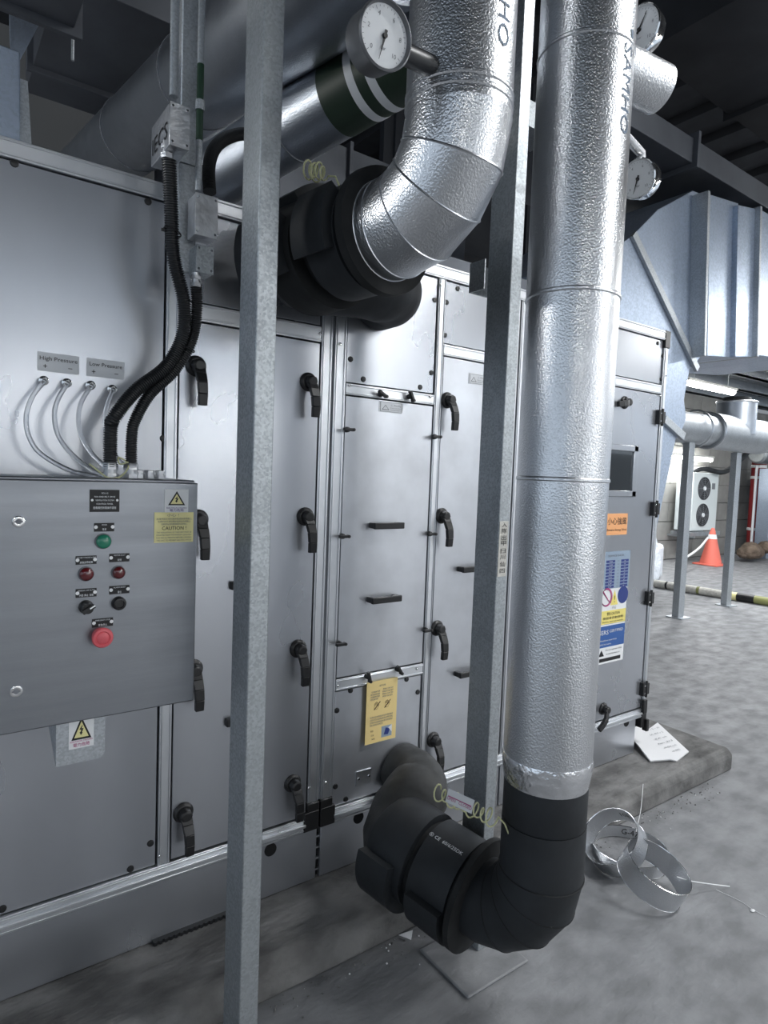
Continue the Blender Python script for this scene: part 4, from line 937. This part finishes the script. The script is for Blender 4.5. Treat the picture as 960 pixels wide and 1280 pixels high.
# ============================================================ LUMINAIRES
def batten(x, y, z, L, ax, label, power, vis=True, hang=True, grp=None):
    T = thing('batten_light', label, 'light fitting', (x, y, z+.06), grp)
    e = XU if ax == 'x' else YU; n = YU if ax == 'x' else XU
    b = MB(); b.obox((x, y, z+.05), e*L/2, n*.06, ZU*.02); b.build('light_body', 'lamp_body', T, bevel=.01)
    b = MB(); c = V((x, y, z)); b.lathe(c-e*L/2, e, [(0, .02), (.05, .045), (L-.05, .045), (L, .02)], 16); b.build('diffuser', 'lamp_on', T, ang=60)
    if hang:
        for s_ in (-.35, .35):
            q = V((x, y, z+.06))+e*L*s_; MB().cyl(q, (q.x, q.y, 5.5 if y < 4.55 or x < 3 else 3.75), .004, 6).build('hanger_rod', 'galv', T)
    if power:
        ld = bpy.data.lights.new('batten_lamp', 'AREA'); ld.shape = 'RECTANGLE'; ld.size = L; ld.size_y = .14; ld.energy = power*1.25; ld.color = (.94, .97, 1)
        lo = bpy.data.objects.new('batten_lamp', ld); COL.objects.link(lo); lo.location = (x, y, z-.07)
        if ax == 'y': lo.rotation_euler = (0, 0, PI/2)
for i, (x, y, z, L, ax, pw) in enumerate(LAMPS): batten(x, y, z, L, ax, 'lit batten luminaire outside the picture, in the set of room lights and one added fill', pw, grp='batten luminaires of the plant room')
pA_ = aY(918, 491, 5.2); batten(pA_.x-.75, 5.2, pA_.z, 1.5, 'x', 'brighter upper batten light seen under the ducts in the background', 60)
pB_ = aY(866, 573, 6.7); batten(pB_.x, 6.7, pB_.z, 1.5, 'x', 'lower batten light on the far wall above the condensing unit', 14, hang=False)

# ============================================================ FLOOR CLUTTER
def hoop(label, c, nrm, R, wd, lip=.0035, a0=0, a1=2*PI, writing=None):
    c = V(c); n = V(nrm).normalized(); T = thing('metal_hoop', label, 'metal offcut', c)
    b = MB(); k = 56; u_, w_ = basis(n); vs = []; full = abs(a1-a0-2*PI) < 1e-6; kk = k if full else k+1
    for (t, r) in ((-wd/2, R-.0012), (-wd/2, R), (wd/2, R), (wd/2, R-.0012)):
        for i in range(kk): a = a0+(a1-a0)*i/k; vs.append(c+n*t+(u_*math.cos(a)+w_*math.sin(a))*r)
    fs = []
    for j in range(4):
        j2 = (j+1) % 4
        for i in range(k):
            i2 = (i+1) % kk; fs.append((j*kk+i, j*kk+i2, j2*kk+i2, j2*kk+i))
    b.add(vs, fs); b.build('hoop_band', 'jacket', T, ang=50)
    for t in (-wd/2, wd/2): 
        P_ = [c+n*t+(u_*math.cos(a0+(a1-a0)*i/k)+w_*math.sin(a0+(a1-a0)*i/k))*R for i in range(kk)]; MB().tube(P_, lip*.55, 5, closed=full).build('hoop_rim', 'chrome', T, ang=60)
    if writing:
        st, th = writing; e = u_*math.cos(th)+w_*math.sin(th); tt = n.cross(e); vs, fs = text_mesh(st); sc = .035; out = []
        for q in vs: a = th-q.x*sc/R; ee = u_*math.cos(a)+w_*math.sin(a); out.append(c+n*(q.y*sc)+ee*(R-.0024))
        b = MB(); b.add(out, fs); b.build('marker_writing', 'ink', T)
    return T
def hoop_at(label, px, py, dx, dy, ratio, R, wd, writing=None, flat=False, lift=0):
    vd = ray(px, py).normalized(); n = ((RX*dx+DN*dy).normalized()*math.sqrt(1-ratio**2)-vd*ratio).normalized()
    if flat: n = V((0, 0, 1))
    need = R*math.sqrt(max(0, 1-n.z**2))+wd/2*abs(n.z)+.003+lift
    return hoop(label, aZ(px, py, need), n, R, wd, writing=writing)
hoop_at('open silver sheet metal hoop lying flat at the back of the offcuts, marked in black', 786, 1064, 0, -1, 1, .150, .050, ('G-47', .55), flat=True)
hoop_at('tilted silver hoop leaning left beside the black elbow, marked in black', 768, 1052, -.62, -.72, .42, .118, .080, ('108', 1.9))
hoop_at('front silver hoop tipped on its rim, nearest the camera', 817, 1092, .55, -.83, .36, .122, .085)
b = MB(); b.tube(bez([aZ(795, 1040, .12), aZ(801, 1012, .16), aZ(804, 980, .20)], 6), .0014, 5); tag(b.build('loose_wire', 'white', ang=70), 'thin white wire standing up from the hoops', 'wire')
b = MB(); b.tube(bez([aZ(846, 1096, .09), aZ(862, 1101, .07), aZ(888, 1105, .035), aZ(912, 1108, .012)], 6), .0018, 5); tag(b.build('loose_wire', 'white', ang=70), 'thin white wire sticking out to the right of the front hoop', 'wire')
b = MB(); b.tube(bez([aZ(895, 1112, .003), aZ(925, 1126, .003), aZ(940, 1136, .003), aZ(958, 1146, .003)], 5), .001, 4); b.sphere(aZ(941, 1138, .004), .007, 8, 0, (1.6, 1, .4)); tag(b.build('string_scrap', 'white', ang=70), 'white scrap of string on the floor right of the hoops', 'scrap')
# paper pad on the plinth
c4 = [aZ(783, 911, .13), aZ(827, 903, .15), aZ(861, 938, .135), aZ(842, 952, .128), aZ(806, 948, .125)]
pts_ = [aZ(783, 913, .165), aZ(800, 906, .18), aZ(811, 911, .168), aZ(822, 903, .180), aZ(861, 939, .135), aZ(846, 951, .124), aZ(838, 949, .132), aZ(813, 951, .128)]
T = thing('paper_pad', 'white handwritten sheets lying on the plinth corner by the unit', 'paper', (c4[0].x, c4[0].y, .1155))
for k in range(4):
    b = MB(); o_ = V((.003*k, .002*k, -.0035*k)); b.prism([p+o_ for p in pts_], (0, 0, -.0012)); b.build('sheet', 'paper', T)
b = MB(); d1 = (aZ(861, 939, .14)-aZ(822, 903, .155)); d1.normalize(); d2 = (aZ(813, 951, .125)-aZ(783, 913, .13)).normalized()
side_ = (aZ(783, 913, .13)-aZ(822, 903, .153)).normalized()
for k in range(6):
    p = aZ(815+k*5.6, 912+k*5.4, .176-.0078*k); b.text(('kW 1.5 ~ 30', 'SA 450 x 2', 'RA ok', 'fan 2/3', 'D1-D4 =ok', 'valve 50%')[k], p+V((0, 0, .0025)), -side_, V((-d1.x, -d1.y, -d1.z)), .022, 0, .10-.01*(k % 3))
b.build('handwriting', 'ink_soft', T)
MB()
# paper scrap near the plinth
b = MB(); p = aZ(512, 1171, .003); b.prism([aZ(498, 1169, .004), aZ(516, 1163, .02), aZ(514, 1175, .004), aZ(507, 1172, .008)], (0, 0, .0015)); tag(b.build('paper_scrap', 'paper'), 'torn white paper scrap at the foot of the plinth', 'scrap')
# rust stains are material of their own: thin patches of dried residue
b = MB()
for (px, py, s_) in ((350, 1205, .035), (357, 1199, .02)):
    c = aZ(px, py, .0); b.lathe((c.x, c.y, .001), ZU, [(0, s_), (.001, s_*.9)], 12)
# grit along the plinth toe
b = MB(); random.seed(3)
for k in range(260):
    x = random.uniform(.75, 3.3); y = 1.59-abs(random.gauss(0, .05))-.004; r = random.uniform(.001, .0042); b.sphere((x, y, r*.6), r, 5, 0 if random.random() < .8 else 1)
g = b.build('floor_grit', ['plinth', 'white']); tag(g, 'loose grit gathered along the foot of the plinth', 'grit'); g['kind'] = 'stuff'
